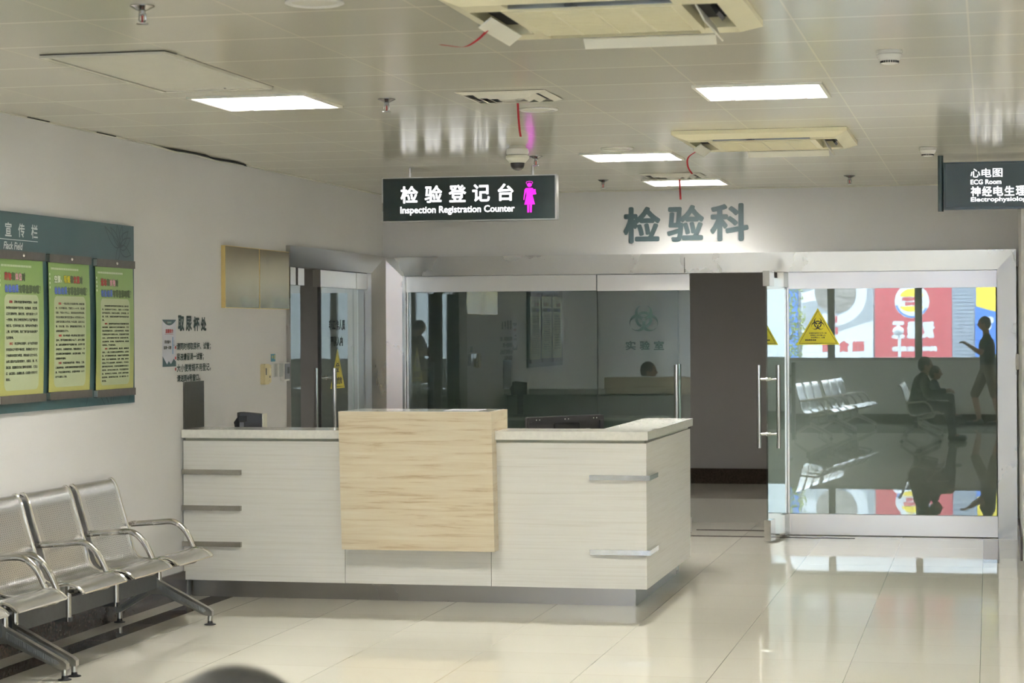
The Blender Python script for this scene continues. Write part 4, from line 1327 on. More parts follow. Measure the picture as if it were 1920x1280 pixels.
def diffuser(cx, cy, w, label):
    t = thing('air_diffuser', label, 'air vent', (cx, cy, HC), 'square ceiling air diffusers')
    h = w / 2
    bm = nb()
    for s in (0, 1, 2, 3):
        o, i = h, h - .035
        P = [(-o, -o), (o, -o), (i, -i), (-i, -i)]
        for _ in range(s):
            P = [(-y, x) for x, y in P]
        a = [bm.verts.new((cx + x, cy + y, HC - (.014 if abs(x) < h - .01 and abs(y) < h - .01 else .003))) for x, y in P]
        bm.faces.new(a)
    obj('rim', bm, M['off_white_metal'], t)
    bm = nb(); box(bm, cx - h + .03, cx + h - .03, cy - h + .03, cy + h - .03, HC - .004, HC - .0008); obj('duct', bm, M['dark_void'], t)
    bm = nb()
    for r in (.145, .105, .065):
        q = r * w / .42
        for s in range(4):
            P = [(-q, -q, -.006), (q, -q, -.006), (q - .026, -q + .026, -.024), (-q + .026, -q + .026, -.024)]
            Q = [(x, y + .003, z + .002) for x, y, z in P]
            for _ in range(s):
                P = [(-y, x, z) for x, y, z in P]
                Q = [(-y, x, z) for x, y, z in Q]
            a = [bm.verts.new((cx + x, cy + y, HC + z)) for x, y, z in P]
            b = [bm.verts.new((cx + x, cy + y, HC + z)) for x, y, z in Q]
            bm.faces.new(a); bm.faces.new(b[::-1])
            for i in range(4):
                bm.faces.new([a[i], b[i], b[(i + 1) % 4], a[(i + 1) % 4]])
    box(bm, cx - .03, cx + .03, cy - .03, cy + .03, HC - .024, HC - .005)
    obj('cone_blades', bm, M['off_white_metal'], t)
    return t
diffuser(-2.155, 9.60, .42, 'square ceiling air diffuser near the dome camera, with a red ribbon hanging')
diffuser(-2.16, 14.86, .43, 'square ceiling air diffuser far back, in front of the furthest lit lamp')

def cassette(cx, cy, label):
    t = thing('air_conditioner', label, 'air conditioner', (cx, cy, HC), 'cream ceiling cassette air conditioners')
    z0, z1 = HC - .048, HC - .001
    B = lambda bm, a, b, c, d, e=z0, f=z1: box(bm, cx + a, cx + b, cy + c, cy + d, e, f)
    H, S, G = .475, .405, .30
    bm = nb()
    for P in ([(-H, -H), (H, -H), (S, -S), (-S, -S)], [(H, -H), (H, H), (S, S), (S, -S)], [(H, H), (-H, H), (-S, S), (S, S)], [(-H, H), (-H, -H), (-S, -S), (-S, S)]):
        a = [bm.verts.new((cx + x, cy + y, HC - .022 if abs(x) == H or abs(y) == H else z0)) for x, y in P]
        b = [bm.verts.new((cx + x, cy + y, z1)) for x, y in P]
        bm.faces.new(a); bm.faces.new(b[::-1])
        for i in range(4):
            bm.faces.new([a[i], b[i], b[(i + 1) % 4], a[(i + 1) % 4]])
    for sx in (-1, 1):
        for sy in (-1, 1):
            x0, x1 = sorted((sx * .27, sx * S)); y0, y1 = sorted((sy * .27, sy * S))
            B(bm, x0, x1, y0, y1)
    obj('panel', bm, M['cream_plastic'], t)
    bm = nb(); B(bm, -G + .005, G - .005, -G + .005, G - .005, z0 - .004, HC - .02)
    obj('intake_grille', bm, M['cream_plastic'], t, bevel=.006)
    bm = nb()
    for k in range(15):
        y = -.255 + k * .51 / 14
        B(bm, -.26, .26, y - .011, y + .011, z0 - .0075, z0 - .0042)
    for x in (-.13, 0, .13):
        B(bm, x - .005, x + .005, -.27, .27, z0 - .009, z0 - .0042)
    obj('grille_slats', bm, M['cream_plastic'], t)
    bm = nb()
    B(bm, -.268, .268, -S + .004, -.305, HC - .012, HC - .004)
    B(bm, -.268, .268, -S + .001, -S + .006, HC - .045, HC - .004); B(bm, -.268, .268, -.306, -.301, HC - .046, HC - .004)
    obj('near_slot', bm, M['galvanised'], t)
    bm = nb()
    B(bm, -.268, .268, .305, S - .004, HC - .012, HC - .004)
    for s in (-1, 1):
        x0, x1 = sorted((s * .305, s * (S - .004)))
        B(bm, x0, x1, -.268, .268, HC - .012, HC - .004)
    obj('dark_slots', bm, M['dark_void'], t)
    bm = nb(); obox(bm, (cx + .08, cy + S + .030, HC - .066), (.47, 0, 0), (0, .035, -.030), (0, .004, .004)); obj('flap', bm, M['cream_pale'], t, bevel=.002)
    bm = nb(); obox(bm, (cx - .375, cy + .06, HC - .066), (0, .46, 0), (-.045, 0, -.034), (-.003, 0, .004)); obj('flap', bm, M['cream_pale'], t, bevel=.002)
    bm = nb(); obox(bm, (cx + .345, cy + .02, HC - .068), (0, .50, 0), (.028, 0, -.055), (.004, 0, .003)); obj('flap', bm, M['cream_pale'], t, bevel=.002)
    bm = nb(); obox(bm, (cx + .375, cy + .0, HC - .034), (0, .16, 0), (.02, 0, -.03), (.01, 0, .01)); obj('vane_motor', bm, M['black_plastic'], t)
    return t
cassette(-1.245, 7.03, 'large cream ceiling cassette air conditioner cut by the top edge of the photo')
cassette(-1.215, 12.03, 'smaller-looking cream ceiling cassette air conditioner further back, above the white wall')

def ribbon(pts, w, label):
    bm = nb()
    P = [Vector(p) for p in pts]
    for off in (0, .0012):
        a = [bm.verts.new(p + Vector((-w / 2, off, 0))) for p in P]
        b = [bm.verts.new(p + Vector((w / 2, off, 0))) for p in P]
        for i in range(len(P) - 1):
            bm.faces.new([a[i], b[i], b[i + 1], a[i + 1]])
    tag(obj('ribbon', bm, M['red_ribbon'], smooth=True), label, 'ribbon', 'red ribbons at the air outlets')
def sm(pts, n=8):
    return rounded(pts, .2, n)
ribbon([(-2.146, 9.74, HC - .02), (-2.143, 9.742, HC - .09), (-2.139, 9.748, HC - .15), (-2.135, 9.75, HC - .178)], .010, 'red ribbon hanging straight down from the near square air diffuser')
ribbon([(-2.135, 15.0, HC - .02), (-2.132, 15.0, HC - .09), (-2.128, 15.0, HC - .165)], .014, 'red ribbon hanging from the far square diffuser in front of the white wall')
ribbon(sm([(-1.635, 6.95, HC - .08), (-1.66, 6.95, HC - .105), (-1.71, 6.955, HC - .135), (-1.80, 6.96, HC - .120)]), .012, 'red ribbon curling sideways from the large near air conditioner')
ribbon(sm([(-1.615, 12.0, HC - .08), (-1.665, 12.0, HC - .11), (-1.66, 12.0, HC - .17), (-1.635, 12.0, HC - .205)]), .010, 'red ribbon hanging from the left flap of the far air conditioner')

def sprinkler(x, y, label, s=1.0):
    t = thing('sprinkler', label, 'sprinkler', (x, y, HC), 'ceiling sprinklers')
    c = (x, y, HC)
    bm = nb(); lathe(bm, [(.016, -.0005), (.041 * s, -.001), (.041 * s, -.004), (.018, -.016), (.012, -.018)], c, 24); obj('escutcheon', bm, M['dark_chrome'], t, smooth=True)
    bm = nb(); lathe(bm, [(.012, -.017), (.012, -.03), (.006, -.032), (.006, -.034)], c, 14)
    for sx in (-1, 1):
        tube(bm, [(x + sx * .011, y, HC - .03), (x + sx * .012, y, HC - .048), (x + sx * .003, y, HC - .058)], .0028, 8)
    obj('frame_arms', bm, M['dark_chrome'], t, smooth=True)
    bm = nb(); tube(bm, [(x, y, HC - .032), (x, y, HC - .056)], .0035, 8); obj('glass_bulb', bm, M['ink_red'], t)
    bm = nb(); lathe(bm, [(0, -.058), (.020, -.059), (.020, -.062), (0, -.063)], c, 18); obj('deflector', bm, M['dark_chrome'], t)
sprinkler(-2.734, 6.634, 'nearest ceiling sprinkler, at the top left of the photo above the access panel')
sprinkler(-2.738, 9.585, 'ceiling sprinkler between the left lamp and the near square diffuser')
sprinkler(-2.745, 12.98, 'ceiling sprinkler just right of the white dome camera')
sprinkler(-2.715, 15.17, 'ceiling sprinkler between the dome camera and the furthest lamp')
sprinkler(-.96, 15.26, 'ceiling sprinkler on the right, below the far air conditioner and above the white wall')

def smoke(x, y, label):
    t = thing('smoke_detector', label, 'smoke detector', (x, y, HC), 'white smoke detectors')
    c = (x, y, HC)
    bm = nb(); lathe(bm, [(0, -.0005), (.050, -.0005), (.051, -.012), (.047, -.014), (0, -.014)], c, 32); obj('base', bm, M['white_plastic'], t, smooth=True)
    bm = nb(); lathe(bm, [(.046, -.0145), (.049, -.018), (.044, -.032), (.037, -.040), (.034, -.041), (.034, -.05), (.024, -.053), (0, -.054)], c, 32); obj('dome', bm, M['white_plastic'], t, smooth=True)
    bm = nb()
    for k in range(24):
        a = 2 * pi * k / 24
        obox(bm, (x + .0345 * cos(a), y + .0345 * sin(a), HC - .0455), (-sin(a) * .0055, cos(a) * .0055, 0), (cos(a) * .004, sin(a) * .004, 0), (0, 0, .0085))
    obj('slots', bm, M['black_plastic'], t)
smoke(-.374, 8.445, 'nearer white smoke detector on the ceiling at the upper right')
smoke(-.355, 13.04, 'further white smoke detector on the ceiling, beside the dark green hanging sign')

def speaker(x, y, label):
    t = thing('ceiling_speaker', label, 'speaker', (x, y, HC), 'round ceiling speakers')
    c = (x, y, HC)
    bm = nb(); lathe(bm, [(.075, -.0005), (.096, -.0005), (.098, -.006), (.088, -.010), (.078, -.007), (.075, -.0005)], c, 36); obj('ring', bm, M['white_plastic'], t, smooth=True)
    bm = nb(); lathe(bm, [(0, -.0055), (.0755, -.004), (.0755, -.0008)], c, 36); obj('grille', bm, M['off_white_metal'], t, smooth=True)
speaker(-2.158, 6.70, 'nearest round ceiling speaker, at the top edge of the photo')
speaker(-2.15, 10.225, 'round ceiling speaker right behind the near square diffuser')
speaker(-2.16, 12.55, 'furthest round ceiling speaker, in front of the lamp above the big wall characters')

# dome camera
t = thing('dome_camera', 'white dome security camera with a dark bubble hanging in front of the lightbox sign', 'camera', (-2.70, 12.24, HC))
c = (-2.70, 12.24, HC)
bm = nb(); lathe(bm, [(0, -.0005), (.045, -.0005), (.052, -.012), (.064, -.020), (.067, -.040), (.064, -.052), (.060, -.055), (0, -.055)], c, 36); obj('mount', bm, M['white_plastic'], t, smooth=True)
bm = nb(); lathe(bm, [(.058, -.0555), (.069, -.060), (.070, -.074), (.050, -.096), (.046, -.100), (0, -.100)], c, 36); obj('collar', bm, M['cream_pale'], t, smooth=True)
bm = nb(); lathe(bm, [(.043, -.1005), (.042, -.115), (.036, -.130), (.024, -.140), (.010, -.1445), (0, -.145)], c, 32); obj('dark_bubble', bm, M['dark_dome'], t, smooth=True)

# ================================================================== BENCHES
PROF = [(-4.696, .770), (-4.698, .783), (-4.688, .790), (-4.674, .783), (-4.660, .762), (-4.646, .728), (-4.626, .655), (-4.602, .580), (-4.582, .515), (-4.570, .460), (-4.560, .418), (-4.543, .384), (-4.514, .362), (-4.475, .354), (-4.40, .364), (-4.30, .390), (-4.225, .412), (-4.185, .418), (-4.155, .414), (-4.125, .401), (-4.101, .379)]
def spline(P, n=4):
    P = [Vector((p[0], 0, p[1])) for p in P]
    out = []
    for i in range(len(P) - 1):
        a, b, c, d = P[max(i - 1, 0)], P[i], P[i + 1], P[min(i + 2, len(P) - 1)]
        for k in range(n):
            s = k / n
            out.append(.5 * ((2 * b) + (c - a) * s + (2 * a - 5 * b + 4 * c - d) * s * s + (-a + 3 * b - 3 * c + d) * s ** 3))
    out.append(P[-1])
    return out
PS = spline(PROF)
def seat_sheet(bm, cy, hw=.247, th=.0025):
    uv = bm.loops.layers.uv.new('UVMap')
    L = [0]
    for a, b in zip(PS, PS[1:]):
        L.append(L[-1] + (b - a).length)
    rows = []
    for i, p in enumerate(PS):
        tg = (PS[min(i + 1, len(PS) - 1)] - PS[max(i - 1, 0)]).normalized()
        nr = Vector((-tg.z, 0, tg.x))
        if nr.x < 0 and i < 30:
            nr = -nr if False else nr
        rows.append([[bm.verts.new(Vector((p.x, cy + y, p.z)) + nr * o) for y in (-hw, -hw / 2, 0, hw / 2, hw)] for o in (0, -th)])
    us = (0, hw / 2, hw, hw * 1.5, hw * 2)
    for i in range(len(rows) - 1):
        for s in (0, 1):
            for j in range(4):
                f = bm.faces.new([rows[i][s][j], rows[i][s][j + 1], rows[i + 1][s][j + 1], rows[i + 1][s][j]])
                for lp, (u, v) in zip(f.loops, ((us[j], L[i]), (us[j + 1], L[i]), (us[j + 1], L[i + 1]), (us[j], L[i + 1]))):
                    lp[uv].uv = (u, v)
    for i in (0, len(rows) - 1):
        for j in range(4):
            bm.faces.new([rows[i][0][j], rows[i][0][j + 1], rows[i][1][j + 1], rows[i][1][j]])
def make_bench(label):
    X0, Y0 = -4.43, 10.05
    t = thing('waiting_bench', label, 'waiting bench', (X0, Y0, 0), 'perforated steel waiting benches')
    for cy in (-.5867, 0, .5867):
        bm = nb(); seat_sheet(bm, Y0 + cy); s = obj('seat', bm, M['perforated_steel'], t, smooth=True)
        for e in (-1, 1):
            bm = nb(); tube(bm, [Vector((p.x, Y0 + cy + e * .251, p.z)) for p in PS], .0085, 8); obj('edge_tube', bm, M['chrome'], s, smooth=True)
        bm = nb(); tube(bm, [Vector((p.x + (.0 if i > 40 else .0), Y0 + cy, p.z)) + Vector((0, 0, 0)) for i, p in enumerate(PS[:0])] or [(-4.1, Y0 + cy - .245, .3785), (-4.1, Y0 + cy + .245, .3785)], .004, 6); obj('front_lip', bm, M['chrome'], s, smooth=True)
    for cy in (-.88, -.2933, .2933, .88):
        y = Y0 + cy
        bm = nb(); tube(bm, rounded([(-4.585, y, .540), (-4.33, y, .561), (-4.265, y, .505), (-4.222, y, .417), (-4.200, y, .352), (-4.30, y, .330), (-4.426, y, .318)], .06), .0155, 12); obj('armrest', bm, M['satin_tube'], t, smooth=True)
        bm = nb(); tube(bm, [(-4.578, y - .033, .545), (-4.578, y + .033, .545)], .011, 8)
        obj('arm_bracket', bm, M['grey_rail'], t)
        outer = abs(cy) > .5
        bm = nb(); tube(bm, [(-4.426, y, .345), (-4.426, y, .215 if outer else .168)], .0155, 12); obj('post', bm, M['satin_tube'], t, smooth=True)
        if outer:
            bm = nb()
            w = .017
            def fr(P, d0, d1):
                prism(bm, [(x, y + d0, z) for x, z in P], (0, d1 - d0, 0))
            fr([(-4.442, .262), (-4.412, .232), (-4.132, .090), (-4.116, .076), (-4.116, .050), (-4.150, .050), (-4.405, .160), (-4.47, .160), (-4.645, .058), (-4.672, .052), (-4.672, .078), (-4.655, .088), (-4.50, .195), (-4.47, .215)], -w, w)
            leg = obj('leg', bm, M['leg_alloy'], t, bevel=.005)
            bm = nb()
            for s in (-1, 1):
                for P in ([(-4.410, .215), (-4.160, .091), (-4.150, .078), (-4.165, .070), (-4.405, .178), (-4.418, .195)], [(-4.505, .184), (-4.635, .090), (-4.640, .078), (-4.625, .080), (-4.490, .166), (-4.486, .178)]):
                    prism(bm, [(x, y + s * (w + .0003), z) for x, z in P], (0, s * .0015, 0))
            obj('leg_inset', bm, M['leg_inset'], leg)
            for x in (-4.132, -4.656):
                bm = nb(); tube(bm, [(x, y, .078), (x, y, .022)], .014, 12); obj('foot_tube', bm, M['leg_alloy'], leg, smooth=True)
                bm = nb(); lathe(bm, [(0, .0008), (.031, .0008), (.031, .005), (.015, .010), (.012, .026), (0, .026)], (x, y, 0), 18); obj('rubber_foot', bm, M['black_rubber'], leg, smooth=True)
        else:
            bm = nb(); box(bm, -4.50, -4.41, y - .014, y + .014, .168, .190); obj('beam_clamp', bm, M['dark_steel'], t)
    bm = nb(); box(bm, -4.488, -4.432, Y0 - .90, Y0 + .90, .192, .282); obj('beam', bm, M['dark_steel'], t, bevel=.006)
    for cy in (-.5867, 0, .5867):
        bm = nb(); box(bm, -4.50, -4.38, Y0 + cy - .10, Y0 + cy - .07, .283, .346); obj('seat_bracket', bm, M['dark_steel'], t)
        bm = nb(); box(bm, -4.50, -4.38, Y0 + cy + .07, Y0 + cy + .10, .283, .346); obj('seat_bracket', bm, M['dark_steel'], t)
    return t
bench = make_bench('perforated steel waiting bench against the left wall under the notice board')
dup(bench, (-4.43, 8.185, 0), 'second waiting bench along the left wall, only its end arm and leg showing')
dup(bench, (-4.43, 6.32, 0), 'third steel waiting bench along the left wall, outside the photo')
dup(bench, (-2.42, 1.20, 0), 'empty steel bench mirrored in the right pane, the nearer of two', rotz=.12)
dup(bench, (-2.18, -.65, 0), 'empty steel bench mirrored in the right pane, the one nearer the street windows', rotz=.12)
dup(bench, (-.98, 1.85, 0), 'steel bench in front of the camera where the adult and child sit')

# ================================================================== PEOPLE
def capsule(bm, a, b, r0, r1, n=12):
    a, b = Vector(a), Vector(b)
    sphere(bm, a, r0, n); sphere(bm, b, r1, n)
    if (b - a).length > 1e-4:
        tube(bm, [a, b], [r0, r1], n)
def blob(prims, T, voxel, smooth=3):
    """one continuous skin grown round tapered limbs and ellipsoids"""
    bm = nb()
    for p in prims:
        if p[0] == 'c':
            capsule(bm, T @ Vector(p[1]), T @ Vector(p[2]), p[3], p[4])
        else:
            s = nb(); sphere(s, (0, 0, 0), p[2], 18)
            R = Matrix.Rotation(p[3] if len(p) > 3 else 0, 4, 'Y')
            rot = T.to_3x3().to_4x4() @ R
            c = T @ Vector(p[1])
            m = {v: bm.verts.new(c + (rot @ v.co)) for v in s.verts}
            for f in s.faces:
                bm.faces.new([m[v] for v in f.verts])
            s.free()
    bmesh.ops.recalc_face_normals(bm, faces=bm.faces)
    me = bpy.data.meshes.new('skin'); bm.to_mesh(me); bm.free()
    o = bpy.data.objects.new('skin', me); COL.objects.link(o)
    md = o.modifiers.new('r', 'REMESH'); md.mode = 'VOXEL'; md.voxel_size = voxel
    bpy.context.view_layer.update()
    m2 = bpy.data.meshes.new_from_object(o.evaluated_get(bpy.context.evaluated_depsgraph_get()))
    bpy.data.objects.remove(o); bpy.data.meshes.remove(me)
    bm = nb(); bm.from_mesh(m2); bpy.data.meshes.remove(m2)
    for _ in range(smooth):
        bmesh.ops.smooth_vert(bm, verts=bm.verts, factor=0.5, use_axis_x=True, use_axis_y=True, use_axis_z=True)
    return bm

def lerp(a, b, t):
    return Vector(a) * (1 - t) + Vector(b) * t

def person(label, loc, rotz, J, k=1.0, top='dark_cloth', legs='navy_cloth', shorts=False, hair=1.0, short_sleeve=True):
    """J: joints in metres, the figure faces +X. k scales the limb thickness (a child is about 0.6)"""
    t = thing('person', label, 'person', loc)
    T = Matrix.Translation(Vector(loc)) @ Matrix.Rotation(rotz, 4, 'Z')
    pel, che, nek, hd = (Vector(J[q]) for q in ('pelvis', 'chest', 'neck', 'head'))
    hr = J.get('head_r', .098)
    B = [('e', pel, (.125 * k, .165 * k, .115 * k)), ('c', pel, lerp(pel, che, .5), .115 * k, .115 * k), ('e', che, (.115 * k, .165 * k, .15 * k)),
         ('c', lerp(pel, che, .5), che, .115 * k, .12 * k), ('c', che, nek, .085 * k, .055 * k), ('c', nek, hd, .055 * k, .055 * k),
         ('e', hd, (hr, hr * .80, hr * 1.16)), ('e', hd + Vector((hr * .28, 0, -hr * .62)), (hr * .58, hr * .56, hr * .5)),
         ('c', hd + Vector((hr * .93, 0, .02 * hr)), hd + Vector((hr * 1.10, 0, -hr * .25)), hr * .11, hr * .16),
         ('e', hd + Vector((hr * .80, 0, -hr * .62)), (hr * .16, hr * .26, hr * .10)),
         ('e', hd + Vector((hr * .86, hr * .32, hr * .18)), (hr * .12, hr * .22, hr * .07)), ('e', hd + Vector((hr * .86, -hr * .32, hr * .18)), (hr * .12, hr * .22, hr * .07))]
    S = [('c', pel + Vector((0, 0, .02)), lerp(pel, che, .5), .135 * k, .13 * k), ('c', lerp(pel, che, .5), che, .13 * k, .135 * k), ('e', che, (.128 * k, .178 * k, .16 * k)), ('e', pel + Vector((0, 0, .03)), (.135 * k, .172 * k, .11 * k))]
    P = [('e', pel, (.14 * k, .178 * k, .12 * k))]
    shoes = []
    for sd, s in (('l', 1), ('r', -1)):
        sh, el, wr, hip, kn, an, to = (Vector(J[q + sd]) for q in ('sh_', 'el_', 'wr_', 'hip_', 'kn_', 'an_', 'to_'))
        B += [('c', che, sh, .09 * k, .058 * k), ('c', sh, el, .052 * k, .040 * k), ('c', el, wr, .040 * k, .027 * k),
              ('c', hip, kn, .082 * k, .056 * k), ('c', kn, lerp(kn, an, .35), .055 * k, .056 * k), ('c', lerp(kn, an, .35), an, .056 * k, .036 * k), ('c', an, to, .036 * k, .028 * k)]
        B += [('e', hd + Vector((-.02 * hr, s * hr * .82, -.08 * hr)), (hr * .17, hr * .09, hr * .26))]
        hdn = (wr - el).normalized()
        side = Vector((0, s, 0)) if abs(hdn.y) < .8 else Vector((0, 0, 1))
        side = (side - hdn * side.dot(hdn)).normalized()
        curl = hdn.cross(side) * s
        pc = wr + hdn * .05 * k
        B += [('c', wr, pc + hdn * .02 * k, .024 * k, .028 * k), ('c', pc - side * .02 * k, pc + side * .02 * k + hdn * .02 * k, .018 * k, .018 * k)]
        for i, L in enumerate((.066, .076, .071, .055)):
            r0 = pc + hdn * .035 * k + side * (.030 - .020 * i) * k
            m = r0 + (hdn * .75 - curl * .5).normalized() * L * .55 * k
            B += [('c', r0, m, .0092 * k, .0086 * k), ('c', m, m + (hdn * .3 - curl * .95).normalized() * L * .5 * k, .0084 * k, .0075 * k)]
        r0 = wr + hdn * .025 * k + side * .026 * k
        m = r0 + (hdn * .6 + side * .75).normalized() * .042 * k
        B += [('c', r0, m, .011 * k, .0105 * k), ('c', m, m + (hdn * .9 - curl * .4).normalized() * .032 * k, .0098 * k, .009 * k)]
        S += [('c', che, sh, .10 * k, .072 * k), ('c', sh, lerp(sh, el, .62 if short_sleeve else 1), .066 * k, .062 * k)]
        if not short_sleeve:
            S += [('c', el, lerp(el, wr, .92), .056 * k, .042 * k)]
        P += [('c', hip, kn if not shorts else lerp(hip, kn, .97), .098 * k, .078 * k)]
        if not shorts:
            P += [('c', kn, lerp(kn, an, .95), .073 * k, .058 * k)]
        h2 = to + (to - an).normalized() * 0
        shoes.append((an, to))
    vx = .010 if k > .8 else .008
    o = obj('body', blob(B, T, vx), M['skin'], t, smooth=True)
    obj('shirt', blob(S, T, .012), M[top], t, smooth=True)
    obj('shorts' if shorts else 'trousers', blob(P, T, .012), M[legs], t, smooth=True)
    for an, to in shoes:
        fl_dir = Vector((to.x - an.x, to.y - an.y, 0)).normalized()
        a = Vector((an.x, an.y, max(.038 * k + to.z - .032 * k, .02))) - fl_dir * .03 * k
        obj('shoe', blob([('c', a, to + fl_dir * .03 * k, .042 * k, .040 * k), ('c', a, Vector((an.x, an.y, an.z)), .042 * k, .046 * k)], T, .009), M['shoe'], t, smooth=True)
    H = [('e', hd + Vector((-.10 * hr, 0, .22 * hr)), (hr * 1.02, hr * .90, hr * 1.02)), ('e', hd + Vector((-.35 * hr, 0, -.05 * hr)), (hr * .78, hr * .84, hr * .95 * hair))]
    bm = blob(H, T, .007)
    fwd = T.to_3x3() @ Vector((1, 0, 0)); hw = T @ hd
    kill = [v for v in bm.verts if (v.co - hw).dot(fwd) > hr * .62 and v.co.z < hw.z + hr * .62]
    bmesh.ops.delete(bm, geom=kill, context='VERTS')
    obj('hair', bm, M['hair'], t, smooth=True)
    for s in (1, -1):
        bm = nb(); sphere(bm, T @ (hd + Vector((hr * .90, s * hr * .33, hr * .02))), hr * .105, 10); obj('eye', bm, M['eye'], t, smooth=True)
    return t

def seated(lean=.0, head_fwd=.0, drop=0, hands=None):
    J = dict(pelvis=(0, 0, .475), chest=(.02 + lean * .55, 0, .79 - drop), neck=(.03 + lean * .9, 0, .955 - drop), head=(.07 + lean + head_fwd, 0, 1.065 - drop))
    for s, q in ((1, 'l'), (-1, 'r')):
        J['sh_' + q] = (.02 + lean * .7, s * .18, .90 - drop)
        J['el_' + q] = (.10 + lean * .6, s * .235, .66 - drop)
        J['wr_' + q] = (hands or (.34, .09, .62))[0:1] + ((hands or (.34, .09, .62))[1] * s, (hands or (.34, .09, .62))[2])
        J['hip_' + q] = (.02, s * .085, .475); J['kn_' + q] = (.45, s * .11, .475)
        J['an_' + q] = (.50, s * .11, .085); J['to_' + q] = (.63, s * .12, .040)
    return J
person('seated adult in dark clothes, a blurred dark head top at the photo foot', (-1.01, 2.437, 0), 0.0,
       seated(lean=.10, head_fwd=-.04, drop=0.0, hands=(.40, .13, .70)), top='dark_cloth', legs='grey_cloth', short_sleeve=False)
JC = dict(pelvis=(0, 0, .625), chest=(.01, 0, .775), neck=(.015, 0, .862), head=(.03, 0, .955), head_r=.085)
for s, q in ((1, 'l'), (-1, 'r')):
    JC['sh_' + q] = (.01, s * .10, .83); JC['el_' + q] = (.08, s * .13, .70); JC['wr_' + q] = (.20, s * .07, .70)
    JC['hip_' + q] = (.02, s * .05, .625); JC['kn_' + q] = (.25, s * .06, .62); JC['an_' + q] = (.28, s * .06, .38); JC['to_' + q] = (.35, s * .06, .345)
person('small child on the seated adult\'s lap, mirrored in the right pane', (-.775, 2.437, 0), 0.0, JC, k=.58, top='navy_cloth', legs='grey_cloth', short_sleeve=False)
JS = dict(pelvis=(0, 0, .96), chest=(.02, 0, 1.30), neck=(.03, 0, 1.50), head=(.06, 0, 1.655))
for s, q in ((1, 'l'), (-1, 'r')):
    JS['sh_' + q] = (.02, s * .19, 1.43); JS['el_' + q] = (.12, s * .25, 1.18); JS['wr_' + q] = (.33, s * .10, 1.32)
    st = .16 * s
    JS['hip_' + q] = (.01 + .02 * s, s * .09, .93); JS['kn_' + q] = (.06 + st, s * .10, .50); JS['an_' + q] = (st - .02, s * .10, .085); JS['to_' + q] = (.13 + st, s * .11, .040)
person('standing person in dark T-shirt and shorts, mirrored at the right pane edge', (-.02, -2.2, 0), pi, JS, top='dark_cloth', legs='khaki_cloth', shorts=True)
person('person with dark hair sitting on the left wall bench outside the photo', (-4.40, 6.32, 0), 0.0, seated(lean=.12), top='grey_cloth', legs='dark_cloth')

# ================================================================== THE STREET BEHIND THE CAMERA
bm = nb(); box(bm, -40, 40, -45, YF - .21, -.35, -.15); o = struct('ground', bm, M['asphalt'])
bm = nb(); box(bm, -30, 30, -16.4, -15.4, -.15, 4.0); struct('wall_street', bm, M['facade'])
bm = nb(); box(bm, -9.5, XR + 1, YF - .2, 24, HC + .2, 7.0); struct('wall_upper_storey', bm, M['facade'])
fo = facing_back(-14.0)
def bill(x0, x1, z0, z1, colour, label):
    t = thing('billboard', label, 'billboard', ((x0 + x1) / 2, -14.1, -.15), 'street billboards')
    bm = nb(); box(bm, x0, x1, -14.12, -14.0, z0, z1); obj('panel', bm, M[colour], t)
    bm = nb()
    bm.free()
    for x in (x0 + .15, x1 - .15):
        bm = nb(); box(bm, x - .05, x + .05, -14.25, -14.13, -.15, z1); obj('post', bm, M['grey_rail'], t)
    return t
def bplate(t, name, colour, parts, d=.002):
    bm = nb()
    for P in parts:
        plate(bm, [(-x, z) for x, z in P], fo, d - .0015, d)
    return obj(name, bm, M[colour], t)
t = bill(-2.43, -.79, .55, 3.3, 'poster_red', 'red billboard with a round white emblem across the street, mirrored in the right pane')
bplate(t, 'emblem_disc', 'poster_white', [circ(-1.635, 2.17, .37, 40)])
bplate(t, 'emblem_bun', 'poster_yellow', [[(-1.635 + .25 * cos(a), 2.27 + .17 * sin(a)) for a in [pi * k / 16 for k in range(17)]], [(-1.635 + .25 * cos(a), 2.06 - .12 * sin(a)) for a in [pi * k / 16 for k in range(17)]]], .004)
bm = nb()
strokes(bm, [(1.635 + .34 * cos(a), 2.17 + .34 * sin(a)) for a in [radians(205 + 140 * k / 20) for k in range(21)]], .035, fo, .004)
obj('emblem_curve', bm, M['poster_blue'], t, normals=False)
bm = nb()
text(bm, 'BURGER', 1.635 - .22, 1.635 + .22, 2.175, 2.26, fo, .005, bold=.012); text(bm, 'KING', 1.635 - .15, 1.635 + .15, 2.075, 2.16, fo, .005, bold=.012)
obj('emblem_writing', bm, M['poster_red'], t, normals=False)
bm = nb()
for i, ch in enumerate('汉堡王'):
    text(bm, ch, 1.15 + i * .32, 1.15 + i * .32 + .28, 1.36, 1.74, fo, .004, bold=.03)
text(bm, '美味就在身边', 1.10, 2.07, 1.08, 1.20, fo, .004, bold=.012)
obj('lettering', bm, M['poster_white'], t, normals=False)
t = bill(-4.02, -2.47, .55, 3.3, 'poster_white', 'white billboard with a brown swirl and red characters, mirrored in the right pane')
def ringpoly(cx, cz, r0, r1, a0, a1, n=26, sx=1.0):
    A = [radians(a0 + (a1 - a0) * k / n) for k in range(n + 1)]
    return [(cx + r1 * sx * cos(a), cz + r1 * sin(a)) for a in A] + [(cx + r0 * sx * cos(a), cz + r0 * sin(a)) for a in reversed(A)]
bplate(t, 'grey_field', 'poster_grey', [[(-4.0, 1.55), (-3.3, 1.50), (-2.48, 1.75), (-2.48, 3.2), (-4.0, 3.2)]])
bplate(t, 'white_swoosh', 'poster_white', [ringpoly(-3.3, 2.35, .48, .70, -120, 80), [(-4.0, 2.15), (-3.7, 2.2), (-3.5, 2.4), (-3.75, 2.45), (-4.0, 2.35)]], .004)
